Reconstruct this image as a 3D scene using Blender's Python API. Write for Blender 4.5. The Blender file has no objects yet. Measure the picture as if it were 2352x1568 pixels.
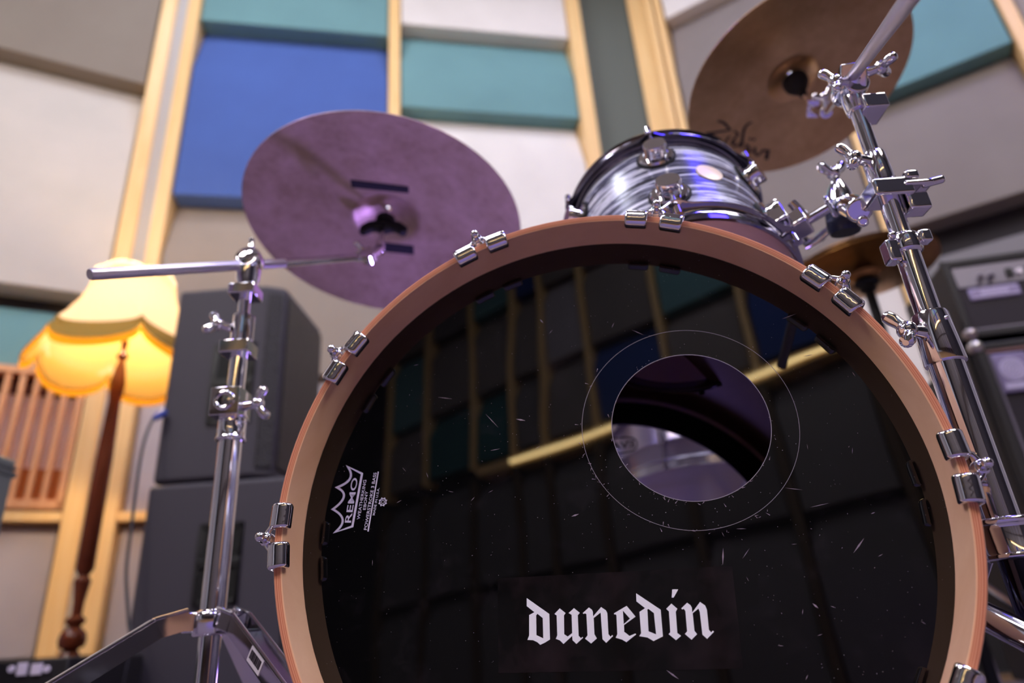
import bpy, bmesh, math, random
from mathutils import Vector, Matrix
import numpy as np
random.seed(7)
S = bpy.context.scene
COL = S.collection
PI = math.pi

# ------------------------------------------------------------------ camera, world, exposure
F = 1568.0; CX, CY = 1176.0, 784.0; CAMZ = 0.21
_vp = np.array([(915 - CX) / F, -(-2750 - CY) / F, -1.0]); _up = _vp / np.linalg.norm(_vp)
_fw = np.array([0, 0, -1.0]); _h = _fw - _up * (_fw @ _up); _h /= np.linalg.norm(_h)
_r = np.cross(_h, _up)
RW = np.array([_r, _h, _up])                       # columns: camera axes in the world
cd = bpy.data.cameras.new('camera'); cam = bpy.data.objects.new('camera', cd); COL.objects.link(cam)
cam.matrix_world = Matrix([[*RW[0], 0], [*RW[1], 0], [*RW[2], CAMZ], [0, 0, 0, 1]])
cd.sensor_width = 36; cd.lens = 24; cd.clip_start = .02; cd.clip_end = 60
cd.dof.use_dof = True; cd.dof.focus_distance = .60; cd.dof.aperture_fstop = 2.8; cd.dof.aperture_blades = 9
S.camera = cam
S.view_settings.view_transform = 'Standard'; S.view_settings.look = 'None'
S.view_settings.exposure = 0.0; S.view_settings.gamma = 1.0; S.view_settings.use_curve_mapping = False
wd = bpy.data.worlds.new('world'); S.world = wd; wd.use_nodes = True
wd.node_tree.nodes['Background'].inputs[0].default_value = (.75, .72, .85, 1)
wd.node_tree.nodes['Background'].inputs[1].default_value = .45

# lighting levels (the fixtures themselves are built further down)
L_CEIL = 26.0      # ceiling light panels
L_SOFT = 27.0      # added softboxes, out of view
L_STRIP = 15.0     # warm light rail on the rear wall
P_VIOLET = 22.0    # violet stage lights (W)
P_BLUE = 16.0      # blue stage lights (W)
L_BULB = 520.0     # floor lamp bulb
L_GLOW = 0.0

# ------------------------------------------------------------------ pixel measurements -> places in the room
def V3(a): return Vector((float(a[0]), float(a[1]), float(a[2])))
def ray(x, y): return RW @ np.array([(x - CX) / F, -(y - CY) / F, -1.0])
def at(x, y, Y):
    d = ray(x, y); p = d * (Y / d[1]); return Vector((p[0], p[1], p[2] + CAMZ))
def at_z(x, y, z):
    d = ray(x, y); p = d * ((z - CAMZ) / d[2]); return Vector((p[0], p[1], z))

# ------------------------------------------------------------------ mesh helpers
WM = {}
def frame(o, z, x=None):
    """matrix with origin o and local z along z"""
    z = Vector(z).normalized()
    if x is None:
        x = Vector((1, 0, 0)) if abs(z.x) < .9 else Vector((0, 1, 0))
    x = Vector(x); x = (x - z * x.dot(z)).normalized(); y = z.cross(x)
    return Matrix(((x.x, y.x, z.x, o[0]), (x.y, y.y, z.y, o[1]), (x.z, y.z, z.z, o[2]), (0, 0, 0, 1)))
class MB:
    def __init__(s): s.v = []; s.f = []
    def add(s, vs, fs, M=None):
        b = len(s.v)
        s.v += [(M @ Vector(v)) if M is not None else Vector(v) for v in vs]
        s.f += [[b + i for i in f] for f in fs]; return s
    def box(s, c, d, M=None):
        x, y, z = d[0] / 2, d[1] / 2, d[2] / 2
        vs = [(c[0] + a * x, c[1] + b * y, c[2] + e * z) for a in (-1, 1) for b in (-1, 1) for e in (-1, 1)]
        return s.add(vs, [(0, 1, 3, 2), (4, 6, 7, 5), (0, 4, 5, 1), (2, 3, 7, 6), (0, 2, 6, 4), (1, 5, 7, 3)], M)
    def box2(s, lo, hi, M=None):
        return s.box([(a + b) / 2 for a, b in zip(lo, hi)], [abs(b - a) for a, b in zip(lo, hi)], M)
    def lathe(s, prof, M=None, n=48, closed=False):
        vs = []; fs = []; m = len(prof)
        for i in range(n):
            a = 2 * PI * i / n
            vs += [(r * math.cos(a), r * math.sin(a), z) for r, z in prof]
        for i in range(n):
            j = (i + 1) % n
            for k in range(m if closed else m - 1):
                l = (k + 1) % m
                fs.append((i * m + k, j * m + k, j * m + l, i * m + l))
        s.add(vs, fs, M); return s
    def cyl(s, p0, p1, r0, r1=None, n=24):
        p0, p1 = Vector(p0), Vector(p1); r1 = r0 if r1 is None else r1
        L = (p1 - p0).length; M = frame(p0, p1 - p0)
        return s.lathe([(0, 0), (r0, 0), (r1, L), (0, L)], M, n)
    def rod(s, p0, p1, prof, n=24):
        """profile of (fraction, radius)"""
        p0, p1 = Vector(p0), Vector(p1); L = (p1 - p0).length
        return s.lathe([(0, prof[0][0] * L)] + [(r, t * L) for t, r in prof] + [(0, prof[-1][0] * L)], frame(p0, p1 - p0), n)
    def tube(s, pts, r, n=12):
        pts = [Vector(p) for p in pts]; rings = []
        x = None; vs = []; fs = []
        for i, p in enumerate(pts):
            t = (pts[min(i + 1, len(pts) - 1)] - pts[max(i - 1, 0)]).normalized()
            if x is None: x = Vector((0, 0, 1)) if abs(t.z) < .9 else Vector((1, 0, 0))
            x = (x - t * x.dot(t)).normalized(); y = t.cross(x)
            rr = r[i] if isinstance(r, (list, tuple)) else r
            vs += [p + x * (rr * math.cos(2 * PI * k / n)) + y * (rr * math.sin(2 * PI * k / n)) for k in range(n)]
        for i in range(len(pts) - 1):
            for k in range(n):
                l = (k + 1) % n
                fs.append((i * n + k, i * n + l, (i + 1) * n + l, (i + 1) * n + k))
        fs.append(list(range(n))[::-1]); fs.append([(len(pts) - 1) * n + k for k in range(n)])
        return s.add(vs, fs)
    def ball(s, c, r, sc=(1, 1, 1), n=16):
        pr = [(math.sin(PI * k / n) * r, -math.cos(PI * k / n) * r) for k in range(n + 1)]
        M = Matrix.Translation(Vector(c)) @ Matrix.Diagonal((*sc, 1))
        return s.lathe(pr, M, n * 2)
    def prism(s, poly, h, M=None, z0=0):
        n = len(poly)
        vs = [(x, y, z0) for x, y in poly] + [(x, y, z0 + h) for x, y in poly]
        fs = [list(range(n))[::-1], list(range(n, 2 * n))] + [(i, (i + 1) % n, n + (i + 1) % n, n + i) for i in range(n)]
        return s.add(vs, fs, M)
    def torus(s, M, R, r, n=48, m=12):
        return s.lathe([(R + r * math.cos(2 * PI * k / m), r * math.sin(2 * PI * k / m)) for k in range(m)], M, n, closed=True)
    def build(s, name, mat, parent=None, M=None, bevel=0, angle=35, seg=2, label=None):
        me = bpy.data.meshes.new(name)
        Mw = M if M is not None else (WM[parent.name] if parent else Matrix())
        inv = Mw.inverted() if M is None else None
        vs = [tuple(inv @ v) if inv is not None else tuple(v) for v in s.v]
        me.from_pydata(vs, [], s.f)
        bm = bmesh.new(); bm.from_mesh(me)
        bmesh.ops.remove_doubles(bm, verts=bm.verts, dist=1e-6)
        bmesh.ops.recalc_face_normals(bm, faces=bm.faces); bm.to_mesh(me); bm.free()
        if mat: me.materials.append(mat)
        for p in me.polygons: p.use_smooth = True
        me.set_sharp_from_angle(angle=math.radians(angle))
        o = bpy.data.objects.new(name, me); COL.objects.link(o)
        if parent:
            o.parent = parent; o.matrix_basis = WM[parent.name].inverted() @ Mw
        else: o.matrix_basis = Mw
        WM[o.name] = Mw.copy()
        if bevel:
            b = o.modifiers.new('bevel', 'BEVEL'); b.width = bevel; b.segments = seg; b.limit_method = 'ANGLE'; b.angle_limit = math.radians(40)
        if label: o['label'] = label
        return o
def thing(name, label, cat, loc, group=None):
    o = bpy.data.objects.new(name, None); COL.objects.link(o); o.location = Vector(loc); o.empty_display_size = .05
    WM[o.name] = Matrix.Translation(Vector(loc))
    o['label'] = label; o['category'] = cat
    if group: o['group'] = group
    return o
def tag(o, label, cat, group=None, kind=None):
    o['label'] = label; o['category'] = cat
    if group: o['group'] = group
    if kind: o['kind'] = kind
    return o
def struct(o): o['kind'] = 'structure'; return o

# ------------------------------------------------------------------ materials
def lin(c):
    return tuple(((v / 255) / 12.92 if v / 255 <= .04045 else ((v / 255 + .055) / 1.055) ** 2.4) for v in c) + (1,)
def mat(name, rgb, rough=.5, metal=0, spec=.5, **k):
    m = bpy.data.materials.new(name); m.use_nodes = True
    b = m.node_tree.nodes['Principled BSDF']
    b.inputs['Base Color'].default_value = lin(rgb); b.inputs['Roughness'].default_value = rough
    b.inputs['Metallic'].default_value = metal; b.inputs['Specular IOR Level'].default_value = spec
    for kk, v in k.items(): b.inputs[kk.replace('_', ' ')].default_value = v
    return m
def nodes(m): return m.node_tree.nodes, m.node_tree.links, m.node_tree.nodes['Principled BSDF']
def coords(m, scale=(1, 1, 1), kind='Object'):
    N, L, B = nodes(m); t = N.new('ShaderNodeTexCoord'); mp = N.new('ShaderNodeMapping')
    mp.inputs['Scale'].default_value = scale; L.new(t.outputs[kind], mp.inputs['Vector']); return mp.outputs['Vector']
def noise(m, vec, scale, detail=4, rough=.55, dist=0):
    N, L, B = nodes(m); n = N.new('ShaderNodeTexNoise'); n.inputs['Scale'].default_value = scale
    n.inputs['Detail'].default_value = detail; n.inputs['Roughness'].default_value = rough; n.inputs['Distortion'].default_value = dist
    L.new(vec, n.inputs['Vector']); return n.outputs['Fac']
def ramp(m, fac, stops):
    N, L, B = nodes(m); r = N.new('ShaderNodeValToRGB'); el = r.color_ramp.elements
    while len(el) < len(stops): el.new(.5)
    for e, (p, c) in zip(el, stops): e.position = p; e.color = lin(c) if len(c) == 3 else c
    L.new(fac, r.inputs['Fac']); return r.outputs['Color']
def bump(m, fac, strength, dist=.001, chain=None):
    N, L, B = nodes(m); b = N.new('ShaderNodeBump'); b.inputs['Strength'].default_value = strength; b.inputs['Distance'].default_value = dist
    L.new(fac, b.inputs['Height'])
    if chain: L.new(chain, b.inputs['Normal'])
    L.new(b.outputs['Normal'], B.inputs['Normal']); return b.outputs['Normal']
def fabric(name, rgb):
    m = mat(name, rgb, .95, spec=.15); N, L, B = nodes(m)
    v = coords(m); f = noise(m, v, 260, 2); g = noise(m, v, 3, 3)
    d = tuple(max(0, int(c * .975)) for c in rgb); u = tuple(min(255, int(c * 1.02)) for c in rgb)
    L.new(ramp(m, g, [(.3, d), (.7, u)]), B.inputs['Base Color']); bump(m, f, .35, .002); return m
def wood(name, a, b, rough=.45, scale=(14, 14, .8)):
    m = mat(name, a, rough, spec=.4); N, L, B = nodes(m)
    v = coords(m, scale); f = noise(m, v, 3.2, 6, .6, .8)
    L.new(ramp(m, f, [(.3, a), (.7, b)]), B.inputs['Base Color']); bump(m, f, .12, .001); return m
def emis(name, rgb, strength):
    m = mat(name, rgb, .5); N, L, B = nodes(m)
    B.inputs['Emission Color'].default_value = lin(rgb); B.inputs['Emission Strength'].default_value = strength; return m

CHROME = mat('chrome', (225, 222, 228), .07, 1)
_v = coords(CHROME); bump(CHROME, noise(CHROME, _v, 30, 2), .04, .002)
CHROME_D = mat('chrome_brushed', (190, 188, 198), .22, 1)
KNURL = mat('knurled_chrome', (200, 192, 208), .32, 1)
_v = coords(KNURL, (1, 1, 1)); bump(KNURL, noise(KNURL, _v, 900, 2), .35, .0006)
BLACKP = mat('black_plastic', (18, 17, 20), .45)
RUBBER = mat('black_rubber', (14, 13, 14), .75)
BLKMET = mat('black_metal', (26, 26, 32), .3, .6)
# bass drum
HOOP_IN = wood('hoop_maple', (242, 198, 162), (228, 178, 140), .42, (3, 3, 3))
PLY = mat('hoop_ply', (222, 150, 110), .4)
N, L, B = nodes(PLY); _v = coords(PLY)
SHELL_IN = wood('shell_inside', (128, 86, 64), (108, 70, 52), .5, (6, 6, 2))
HEAD = mat('black_gloss_film', (7, 7, 8), .018, spec=.68)
HEADRING = mat('black_gloss_ring', (8, 8, 10), .03, spec=.68)
for m_, dens in ((HEAD, .035), (HEADRING, .05)):
    N, L, B = nodes(m_); v = coords(m_)
    vo = N.new('ShaderNodeTexVoronoi'); vo.inputs['Scale'].default_value = 260; L.new(v, vo.inputs['Vector'])
    nn = noise(m_, v, 9, 3)
    mul = N.new('ShaderNodeMath'); mul.operation = 'MULTIPLY'; mul.inputs[1].default_value = dens * 4; L.new(nn, mul.inputs[0])
    lt = N.new('ShaderNodeMath'); lt.operation = 'LESS_THAN'; L.new(vo.outputs['Distance'], lt.inputs[0]); L.new(mul.outputs[0], lt.inputs[1])
    gt = N.new('ShaderNodeMath'); gt.operation = 'GREATER_THAN'; gt.inputs[1].default_value = .62
    sp = N.new('ShaderNodeSeparateColor'); L.new(vo.outputs['Color'], sp.inputs[0]); L.new(sp.outputs[0], gt.inputs[0])
    m2 = N.new('ShaderNodeMath'); m2.operation = 'MULTIPLY'; L.new(lt.outputs[0], m2.inputs[0]); L.new(gt.outputs[0], m2.inputs[1])
    dust = noise(m_, v, 26, 5, .7)
    r2 = ramp(m_, dust, [(.55, (7, 7, 8)), (.85, (30, 26, 30))])
    mx = N.new('ShaderNodeMix'); mx.data_type = 'RGBA'; L.new(m2.outputs[0], mx.inputs[0]); L.new(r2, mx.inputs[6]); mx.inputs[7].default_value = lin((130, 122, 128))
    L.new(mx.outputs[2], B.inputs['Base Color'])
    wob = noise(m_, v, 7.5, 1, .4)
    bump(m_, wob, .5, .0009)
STICKER = mat('sticker_film', (14, 11, 13), .09, spec=.6)
N, L, B = nodes(STICKER); v = coords(STICKER)
L.new(ramp(STICKER, noise(STICKER, v, 18, 6, .7), [(.4, (9, 8, 9)), (.8, (46, 34, 38))]), B.inputs['Base Color'])
WHITEINK = mat('white_print', (250, 248, 255), .45)
N, L, B = nodes(WHITEINK); B.inputs['Base Color'].default_value = (1, .98, 1, 1)
INKWORN = mat('worn_white_print', (215, 208, 232), .5)
# cymbals
def cymbal_mat(name, a, b, rough, metal, aniso, ring_bump=.12):
    m = mat(name, a, rough, metal); N, L, B = nodes(m)
    v = coords(m); t = N.new('ShaderNodeTexCoord')
    ln = N.new('ShaderNodeVectorMath'); ln.operation = 'LENGTH'; L.new(t.outputs['Object'], ln.inputs[0])
    cmb = N.new('ShaderNodeCombineXYZ'); L.new(ln.outputs['Value'], cmb.inputs[0])
    rings = noise(m, cmb.outputs[0], 420, 3, .7)
    blot = noise(m, v, 11, 5, .65, .6); fine = noise(m, coords(m, (1, 1, 1)), 55, 4, .6)
    ad = N.new('ShaderNodeMath'); ad.operation = 'ADD'; L.new(blot, ad.inputs[0])
    ml = N.new('ShaderNodeMath'); ml.operation = 'MULTIPLY_ADD'; ml.inputs[1].default_value = .5; ml.inputs[2].default_value = -.25; L.new(fine, ml.inputs[0]); L.new(ml.outputs[0], ad.inputs[1])
    L.new(ramp(m, ad.outputs[0], [(.3, a), (.7, b)]), B.inputs['Base Color'])
    n1 = bump(m, rings, ring_bump, .0006); bump(m, fine, .1, .003, n1)
    B.inputs['Anisotropic'].default_value = aniso
    tg = N.new('ShaderNodeTangent'); tg.direction_type = 'RADIAL'; tg.axis = 'Z'; L.new(tg.outputs[0], B.inputs['Tangent'])
    return m
CYM_DARK = cymbal_mat('raw_bronze', (172, 146, 128), (206, 178, 168), .42, .4, .3, .2)
CYM_BRONZE = cymbal_mat('lathed_bronze', (206, 166, 116), (232, 194, 142), .28, .85, .88, .1)
CYM_HAT = cymbal_mat('hat_bronze', (170, 122, 70), (190, 140, 84), .3, 1, .6, .1)
TAPE = mat('gaffer_tape', (28, 25, 40), .85)
INK = mat('black_ink', (22, 14, 16), .5)
# walls
WALLF = mat('wall_paint_far', (196, 192, 198), .85)
FAB = dict(offwhite=fabric('fabric_offwhite', (204, 197, 192)), brown=fabric('fabric_brown_grey', (142, 132, 124)), blue=fabric('fabric_blue', (78, 102, 170)), teal=fabric('fabric_teal', (112, 152, 158)), white=fabric('fabric_white', (226, 220, 218)),
           taupe=fabric('fabric_taupe', (152, 142, 136)), grey=fabric('fabric_grey', (136, 127, 125)), lilac=fabric('fabric_pale_grey', (170, 162, 170)),
           darkgrey=fabric('fabric_dark_grey', (120, 116, 118)), navy=fabric('fabric_navy', (58, 78, 140)), black=fabric('fabric_charcoal', (108, 104, 106)), deepteal=fabric('fabric_deep_teal', (62, 108, 112)))
BATTEN = wood('batten_pine', (248, 212, 156), (238, 192, 128), .4)
BATTEN_O = wood('slat_pine', (236, 178, 134), (218, 152, 104), .45)
WALLG = mat('wall_paint_grey_green', (98, 104, 98), .85)
WALLD = mat('wall_paint_dark', (46, 42, 50), .85)
WALLL = mat('wall_paint_light_grey', (206, 210, 218), .7)
CEILM = mat('ceiling_paint', (150, 146, 150), .9)
FLOORM = wood('floor_boards', (150, 118, 84), (126, 94, 62), .35, (2, 14, 1))
SKIRT = mat('skirting_black', (26, 24, 28), .6)
for m_ in (WALLG, WALLD, WALLL, CEILM, SKIRT):
    _v = coords(m_); bump(m_, noise(m_, _v, 90, 3), .15, .002)
# gear
CABM = mat('textured_black_paint', (54, 49, 62), .62); _v = coords(CABM); bump(CABM, noise(CABM, _v, 500, 2), .6, .0015)
GRILLE = mat('perforated_grille', (36, 32, 38), .5, .3); _v = coords(GRILLE)
N, L, B = nodes(GRILLE); vo = N.new('ShaderNodeTexVoronoi'); vo.inputs['Scale'].default_value = 130; L.new(_v, vo.inputs['Vector']); bump(GRILLE, vo.outputs['Distance'], .8, .004)
TOLEX = mat('black_tolex', (30, 26, 30), .6); _v = coords(TOLEX); bump(TOLEX, noise(TOLEX, _v, 380, 2), .5, .001)
CLOTH = mat('grille_cloth', (44, 38, 46), .9); _v = coords(CLOTH); bump(CLOTH, noise(CLOTH, _v, 600, 1), .4, .001)
SILVER = mat('silver_panel', (140, 134, 146), .5, .3)
MAHOG = wood('turned_mahogany', (112, 52, 30), (84, 34, 20), .25, (10, 10, 2))

# ------------------------------------------------------------------ room shell
class Wall:
    def __init__(s, p, yaw_deg, room):
        a = math.radians(yaw_deg); s.u = Vector((math.cos(a), math.sin(a), 0))
        n = Vector((-math.sin(a), math.cos(a), 0)); s.n = n if n.dot(Vector(room) - Vector((p[0], p[1], 0))) > 0 else -n
        s.p = Vector((p[0], p[1], 0)); y = s.u
        s.M = Matrix(((s.u.x, s.n.x, 0, p[0]), (s.u.y, s.n.y, 0, p[1]), (0, 0, 1, 0), (0, 0, 0, 1)))   # local (u, d, z)
    def pt(s, u, d, z): return s.M @ Vector((u, d, z))
def prof_panel(u0, u1, z0, z1, bev, W, P=.10, d=0.0, bd=.10, u_gap=.006):
    """padded panel, seen in profile: flat front, top band leaning back to the wall"""
    b = MB(); g = .002
    pr = [(-.137, z0 + g), (d, z0 + g), (d, z1 - bev), (max(d - bd, -.13), z1 - g), (-.137, z1 - g)]
    vs = [(u0 + u_gap, a, z) for a, z in pr] + [(u1 - u_gap, a, z) for a, z in pr]
    n = 5
    b.add(vs, [list(range(n)), list(range(n, 2 * n))[::-1]] + [(i, (i + 1) % n, n + (i + 1) % n, n + i) for i in range(n)])
    return b
Z = CAMZ
MID = Wall((-.574, 3.0), 11.4, (0, 0, 0))
LEFT = Wall((-1.77, 2.744), 28.15, (0, 0, 0))
RIGHT = Wall((1.031, 3.219), 149.6 - 180, (0, 0, 0))
H = 4.6
struct(MB().box2((-1.15, -.19, 0), (1.18, -.14, H)).build('wall_middle', WALLG, None, MID.M))
struct(MB().box2((-5.2, -.19, 0), (-.0, -.14, H)).build('wall_left', WALLD, None, LEFT.M))
struct(MB().box2((-.1, -.19, 0), (5.4, -.14, H)).build('wall_right', WALLD, None, RIGHT.M))
a, b_ = LEFT.pt(-.02, -.045, 0), MID.pt(-1.14, -.045, 0)
def slab(p, q, m, name, th=.03, z0=0, z1=H):
    M = frame(Vector((p.x, p.y, z0)), (0, 0, 1), q - p); L_ = (q - p).length
    return struct(MB().box2((0, 0, 0), (L_, th, z1 - z0), M).build(name, m))
slab(a, b_, WALLL, 'wall_left_corner')
c_, d_ = MID.pt(1.15, -.1, 0), RIGHT.pt(-.1, -.1, 0)
slab(c_, d_, WALLG, 'wall_right_corner')
FX0, FX1, FY0 = -6.0, 6.2, -3.95
struct(MB().box2((FX0, FY0, -.06), (FX1, 4.2, -.009)).build('floor', FLOORM))
struct(MB().box2((FX0, FY0, H), (FX1, 4.2, H + .06)).build('ceiling', CEILM))
struct(MB().box2((-6.4, -.20, 0), (6.4, -.145, H)).build('wall_rear', WALLD, None, Wall((0, FY0 + .80), 19, (0, 0, 0)).M))
struct(MB().box2((FX0 - .06, FY0, 0), (FX0, 4.2, H)).build('wall_far_left', WALLF))
struct(MB().box2((FX1, FY0, 0), (FX1 + .06, 4.2, H)).build('wall_far_right', WALLF))

tn = [0]
def trim(W, u0, u1, z0, z1, d0, d1, m=BATTEN, bevel=.003):
    tn[0] += 1
    return struct(MB().box2((u0, d0, z0), (u1, d1, z1)).build('trim_%d' % tn[0], m, None, W.M, bevel=bevel))
# vertical battens
trim(LEFT, -.072, 0, Z + .07, H, -.14, .02)
trim(MID, -1.165, -1.10, Z + .07, H, -.14, .02)
trim(MID, -.030, .036, Z + .07, H, -.14, .012)
trim(MID, 1.105, 1.195, Z + .07, H, -.14, .02)
trim(RIGHT, -.13, .0, Z + .07, H, -.14, -.04)
trim(RIGHT, .002, .040, Z + .07, H, -.14, .02)
trim(RIGHT, .055, .094, Z + .07, H, -.14, .02)
trim(RIGHT, .868, .910, Z + .07, H, -.14, .02)
trim(RIGHT, 1.618, 1.672, Z + .07, H, -.14, .02)
# horizontal rails between the lower panels
trim(LEFT, -1.6, -.075, Z + .562, Z + .600, -.14, .012, BATTEN)
trim(MID, -1.10, -.03, Z + .562, Z + .600, -.14, .012, BATTEN)
struct(MB().box2((-5, -.14, 0), (0, .0, Z + .068)).build('baseboard_left', SKIRT, None, LEFT.M))
struct(MB().box2((-1.16, -.14, 0), (1.2, .0, Z + .068)).build('baseboard_middle', SKIRT, None, MID.M))
struct(MB().box2((-.1, -.14, 0), (5, .0, Z + .068)).build('baseboard_right', SKIRT, None, RIGHT.M))

struct(MB().box2((-5.15, -.138, 0), (-1.62, -.03, H)).build('wall_left_added_reflector', WALLF, None, LEFT.M))  # pale slab added out of view so chrome tubes mirror something lighter
struct(MB().box2((2.62, -.138, 0), (5.35, -.03, H)).build('wall_right_added_reflector', WALLF, None, RIGHT.M))  # same added pale slab on the right, for the chrome reflections
def panel(W, u0, u1, z0, z1, bev, m, label, group=None, P=.10, d=0.0, bd=.10):
    o = prof_panel(u0, u1, Z + z0, min(Z + z1, H - .01), bev, W, P, d, bd).build('acoustic_panel', FAB[m], None, W.M, bevel=.006)
    return tag(o, label, 'acoustic panel', group)
G = 'fabric acoustic panels on the walls'
# middle wall, left column
panel(MID, -1.10, -.03, 3.385, 4.38, .3, 'teal', 'teal fabric panel above the big blue one', G)
panel(MID, -1.10, -.03, 2.172, 3.385, .345, 'blue', 'large royal blue fabric wall panel behind the dark cymbal', G)
panel(MID, -1.10, -.03, 1.20, 2.172, .34, 'taupe', 'taupe fabric panel right below the blue one, behind the loudspeakers', G)
panel(MID, -1.10, -.03, .60, 1.20, .05, 'lilac', 'pale panel lit yellow by the lamp, between lampshade and wooden rail', G, d=-.03, bd=.03)
panel(MID, -1.10, -.03, .07, .56, .03, 'lilac', 'pale grey panel at the foot of the wall beside the lower loudspeaker', G, d=-.03, bd=.02)
# middle wall, right column
panel(MID, .036, 1.105, 3.50, 4.38, .3, 'white', 'off-white panel at the top edge between two battens', G)
panel(MID, .036, 1.105, 2.845, 3.50, .335, 'teal', 'light teal panel right of the centre batten', G)
panel(MID, .036, 1.105, 1.20, 2.845, .34, 'white', 'tall white panel between the dark cymbal and the rack tom', G)
panel(MID, .036, 1.105, .07, 1.20, .1, 'lilac', 'pale panel low on the wall, seen only through the drum hole', G)
# left wall
panel(LEFT, -1.6, -.075, 2.84, 4.38, .4, 'brown', 'grey-brown panel in the top left corner', G)
panel(LEFT, -1.6, -.075, 1.57, 2.84, .4, 'offwhite', 'large off-white panel at the left edge, above the lampshade', G)
panel(LEFT, -1.6, -.075, 1.20, 1.50, .05, 'teal', 'dull teal panel left of the lampshade above the slatted frame', G, d=-.06, bd=.03)
panel(LEFT, -1.6, -.075, .07, .56, .03, 'lilac', 'pale grey panel at the lower left edge under the slats', G, d=-.03, bd=.02)
# right wall
panel(RIGHT, .10, .865, 3.55, 4.38, .3, 'white', 'pale panel cut by the top edge, left of the crash cymbal', G)
panel(RIGHT, .10, .865, 1.634, 3.55, .45, 'grey', 'tall grey panel behind the crash cymbal and rack tom', G)
panel(RIGHT, .10, .865, .5, 1.634, .1, 'white', 'white panel behind the hi-hat', G)
panel(RIGHT, .912, 1.616, 2.392, 4.2, .45, 'teal', 'teal panel at the top right behind the boom arm', G)
panel(RIGHT, .912, 1.616, 1.634, 2.392, .45, 'grey', 'wide grey panel at the right edge above the amplifier', G)
panel(RIGHT, 1.674, 2.5, 1.9, 4.2, .45, 'taupe', 'grey panel sliver in the top right corner behind the batten', G)
# dark strip with a grey ledge above the amplifier
trim(RIGHT, .912, 2.6, Z + 1.36, Z + 1.45, -.14, -.0, mat('ledge_grey', (120, 116, 120), .6))

# slatted diffuser in the left wall
t = thing('slatted_diffuser', 'wooden frame of upright slats on the wall left of the floor lamp', 'diffuser', LEFT.pt(-.6, 0, Z + .61))
fz0, fz1 = Z + .612, Z + 1.196
fr = MB()
fr.box2((-1.3, -.12, fz1 - .03), (-.078, .01, fz1), LEFT.M).box2((-1.3, -.12, fz0), (-.078, .01, fz0 + .035), LEFT.M)
fr.box2((-.105, -.12, fz0), (-.078, .01, fz1), LEFT.M)
fr.build('frame', BATTEN_O, t, bevel=.003)
MB().box2((-1.3, -.085, fz0), (-.078, -.065, fz1), LEFT.M).build('backing', mat('backing_cream', (250, 228, 226), .8), t)
MB().box2((-1.3, -.064, fz1 - .10), (-.105, -.05, fz1 - .03), LEFT.M).build('backing_band_top', mat('backing_red_brown', (90, 40, 30), .7), t)  # red-brown band across the top of the backing
MB().box2((-1.3, -.064, fz0 + .035), (-.105, -.045, fz0 + .17), LEFT.M).build('backing_band_bottom', mat('backing_orange', (196, 116, 56), .7), t)  # orange band across the bottom of the backing
for k in range(22):
    u = -.150 - k * .052
    MB().box2((u - .010, -.040, fz0 + .03), (u + .010, .004, fz1 - .028), LEFT.M).build('slat', BATTEN_O, t, bevel=.002)

# rear wall (mirrored in the bass drum head)
RX = [-3.2, -2.65, -2.07, -1.60, -1.28, -.83, -.18, .43, 1.05, 1.68]
REAR = Wall((0, FY0 + .80), 19, (0, 0, 0))
BATTEN_D = wood('batten_dark', (96, 78, 58), (80, 62, 46), .5)
for x in RX:
    trim(REAR, x - .022, x + .022, 2.24, H, -.14, .03, BATTEN); trim(REAR, x - .03, x + .03, 0, 2.15, -.14, .02, BATTEN_D)
cols = [['grey', 'teal', 'grey'], ['deepteal', 'grey', 'darkgrey'], ['deepteal', 'grey', 'teal'], ['darkgrey', 'grey', 'navy'],
        ['grey', 'lilac', 'grey'], ['navy', 'grey', 'lilac'], ['grey', 'teal', 'teal'], ['navy', 'blue', 'grey'], ['grey', 'teal', 'darkgrey']]
zz = [(.35, 1.3, .2), (1.3, 2.15, .2), (2.3, 2.95, .2), (2.95, 3.75, .2), (3.75, 4.55, .2)]
for i in range(len(RX) - 1):
    for j, (z0, z1, bv) in enumerate(zz):
        m_ = ('black', 'black', cols[i][0], cols[i][1], cols[i][2])[j] if not (i == 7 and j == 1) else 'darkgrey'
        w = ['in bottom row', 'under light rail', 'over light rail', 'high up', 'under ceiling'][j]
        wc = ['first', 'second', 'third', 'fourth', 'fifth', 'sixth', 'seventh', 'eighth', 'ninth'][i]
        o = prof_panel(RX[i] + .032, RX[i + 1] - .032, z0, z1, bv, REAR).build('acoustic_panel', FAB[m_], None, REAR.M, bevel=.006)
        tag(o, '%s panel %s, %s column, mirrored in the drum head' % (m_.replace('black', 'charcoal').replace('darkgrey', 'dark grey').replace('deepteal', 'deep teal'), w, wc), 'acoustic panel', 'rear wall panels mirrored in the bass drum')
lr = thing('light_rail', 'warm glowing rail across the rear wall, mirrored as a cream line on the drum', 'light', REAR.pt(-.5, .05, 2.2))
MB().box2((-2.0, -.12, 2.155), (1.66, .045, 2.235), REAR.M).build('housing', BATTEN, lr)
MB().box2((-1.62, .046, 2.184), (1.22, .056, 2.206), REAR.M).build('diffuser', emis('warm_led', (255, 226, 160), L_STRIP), lr)

tag(MB().box2((-2.6, -.9, -.0085), (2.6, 2.42, -.0002)).build('rug', fabric('rug_grey', (108, 98, 114)), bevel=.004), 'grey rug added under the whole drum kit to bounce light upward', 'rug')  # added so the floor bounces light up to the cymbals
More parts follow.
